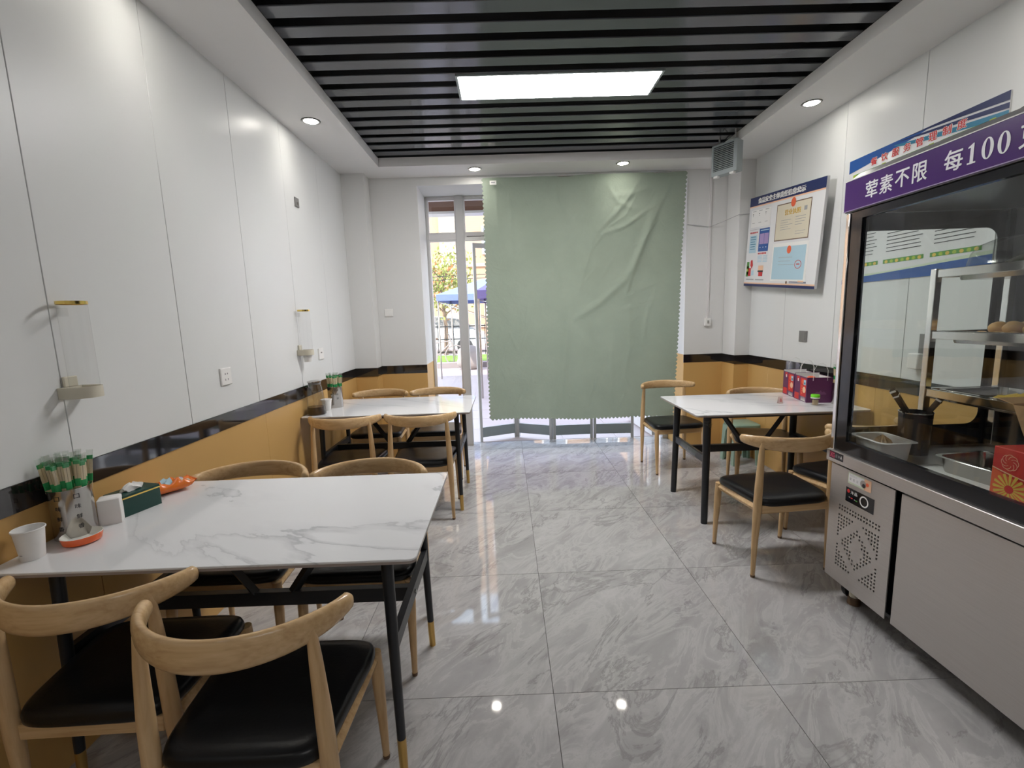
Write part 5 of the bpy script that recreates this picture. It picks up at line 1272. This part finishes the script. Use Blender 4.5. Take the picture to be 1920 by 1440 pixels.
def canopy(x, y, w_, d_, zt, m, label, ph, name):
    t = thing(name, label, 'canopy', (x, y, 0))
    a, b = w_ / 2, d_ / 2; th_ = 0.02
    c = MB(); c.loft([[(-a, -b, zt - 0.14), (a, -b, zt - 0.14), (a, b, zt - 0.14), (-a, b, zt - 0.14)], [(-a, -b, zt), (a, -b, zt), (a, b, zt), (-a, b, zt)], [(-0.08, -0.08, zt + ph), (0.08, -0.08, zt + ph), (0.08, 0.08, zt + ph), (-0.08, 0.08, zt + ph)]], cap=False)
    c.build('canvas_roof', m, t, norm=False)
    for sx in (-1, 1):
        for sy in (-1, 1): MB().tube([(sx * (a - 0.03), sy * (b - 0.03), -0.02), (sx * (a - 0.03), sy * (b - 0.03), zt - 0.01)], 0.018, 8).build('pole', M['satin'], t, smooth=True)
    for sy in (-1, 1):
        MB().tube([(-(a - 0.03), sy * (b - 0.03), zt - 0.16), (0, sy * (b - 0.03), zt - 0.55), ((a - 0.03), sy * (b - 0.03), zt - 0.16)], 0.010, 6).build('brace', M['satin'], t)
    return t
canopy(-0.48, 11.9, 2.15, 2.6, 1.92, M['canopyb'], 'blue pop-up canopy on thin metal poles outside the sidelight window', 0.42, 'market_canopy')
canopy(0.98, 9.1, 2.9, 2.6, 1.83, M['canopyp'], 'violet pop-up canopy seen at the edge of the curtain outside', 0.85, 'market_canopy')
# apartment house
bh = thing('apartment_house', 'sunlit peach apartment house with white framed windows across the road', 'building', (-2, 24, 0))
MB().box(-14, 12, 0.0, 6, -0.02, 14).build('rendered_wall', M['facade'], bh)
for z in (0.9, 3.95, 6.85, 9.8): MB().box(-14.05, 12.05, -0.10, 0.0, z, z + 0.16).build('string_course', M['facade2'], bh)
MB().box(-3.35, -3.15, -0.5, 0.0, -0.02, 14).build('projecting_bay', M['facade2'], bh)
MB().box(-1.2, -0.35, -0.12, 0, -0.02, 14).build('pilaster', M['facade2'], bh)
for fz in (1.45, 4.55, 7.5, 10.4):
    for x in (-11.2, -8.4, -5.6, -2.2, -0.75 + 0.05, 1.6, 4.4, 7.2, 10.0):
        wd = 1.35 if x != -2.2 else 1.0
        if x == -0.70: x = -0.62; wd = 0.95
        f_ = MB(); a, b = wd / 2, 1.35
        f_.box(x - a, x + a, -0.09, -0.0, fz, fz + 0.09); f_.box(x - a, x + a, -0.09, 0, fz + b - 0.09, fz + b); f_.box(x - a, x - a + 0.09, -0.09, 0, fz + 0.09, fz + b - 0.09); f_.box(x + a - 0.09, x + a, -0.09, 0, fz + 0.09, fz + b - 0.09)
        f_.box(x - 0.035, x + 0.035, -0.08, 0, fz + 0.45, fz + b - 0.09); f_.box(x - a + 0.09, x + a - 0.09, -0.08, 0, fz + 0.40, fz + 0.47)
        wf = f_.build('window', M['white'], bh)
        MB().box(x - a + 0.08, x + a - 0.08, -0.03, -0.012, fz + 0.08, fz + b - 0.08).build('pane', mat('house_glass', (0.22, 0.25, 0.30), 0.1), wf)
# tree with turning leaves
tr = thing('autumn_tree', 'small tree with yellow green and orange leaves beyond the canopies', 'tree', (-2.35, 17.9, 0.0))
tk = MB(); tk.tube([(0, 0, -0.02), (0.05, 0, 1.0), (-0.03, 0.05, 2.0), (0.05, 0, 2.9)], [0.09, 0.07, 0.055, 0.03], 8)
rd = random.Random(5); tips = []
for k in range(14):
    z = 1.5 + 0.11 * k; a = k * 2.4; r = 0.65 + 0.35 * rd.random()
    e = Vector((r * math.cos(a), r * math.sin(a), z + 0.55)); tk.tube([(0.0, 0, z), e * 0.55 + Vector((0, 0, z * 0.5)), e], [0.03, 0.02, 0.008], 5); tips.append(e)
tk.build('trunk', M['bark'], tr, smooth=True)
for nm, mm, cnt in (('foliage', M['leaf'], 1500), ('foliage', M['leafo'], 260)):
    lf = MB()
    for k in range(cnt):
        c = rd.choice(tips) * rd.uniform(0.5, 1.15); c.z = rd.choice(tips).z * rd.uniform(0.85, 1.12); c += Vector((rd.gauss(0, .22), rd.gauss(0, .22), rd.gauss(0, .2)))
        R_ = Euler((rd.uniform(0, 6), rd.uniform(0, 6), rd.uniform(0, 6))).to_matrix(); s = rd.uniform(0.05, 0.09)
        lf.add([c + R_ @ Vector(q_) * s for q_ in ((-1, 0, 0), (0, -0.55, 0.1), (1, 0, 0), (0, 0.55, 0.1))], [(0, 1, 2, 3)])
    o = lf.build(nm, mm, tr, norm=False); o['kind'] = 'stuff'
ow = thing('overhead_wires', 'pair of thin wires slung across the road outside', 'wire', (-2, 13.5, 2.5))
for dz in (0, 0.10): MB().tube([(-6, 0, 0.1 + dz), (-1, 0, -0.05 + dz), (1.2, 0, 0.0 + dz), (6, 0, 0.1 + dz)], 0.008, 5).build('wire_strand', M['black'], ow)
for x in (-6, 6): MB().tube([(x, 0, -2.52), (x, 0, 1.2)], [0.09, 0.07], 10).build('utility_pole', M['stone'], ow, smooth=True)
# unseen storey above the shop, added to shade the pavement in front of the door
up = struct('wall_shade_storey', (0, 4.9, 3.0))
MB().box(-8, 9, YREAR - 0.4, 4.99, 3.001, 3.2).build('upper_floor_slab', M['plaster'], up, world=True)
MB().box(-8, 9, 4.6, 4.99, 3.2, 6.2).build('shade_wall', M['facade2'], up, world=True)
MB().box(-8, XL - 0.121, 4.6, 4.99, -0.02, 3.0).build('street_wall', M['facade2'], up, world=True)
MB().box(XR + 0.121, 9, 4.6, 4.99, -0.02, 3.0).build('street_wall', M['facade2'], up, world=True)
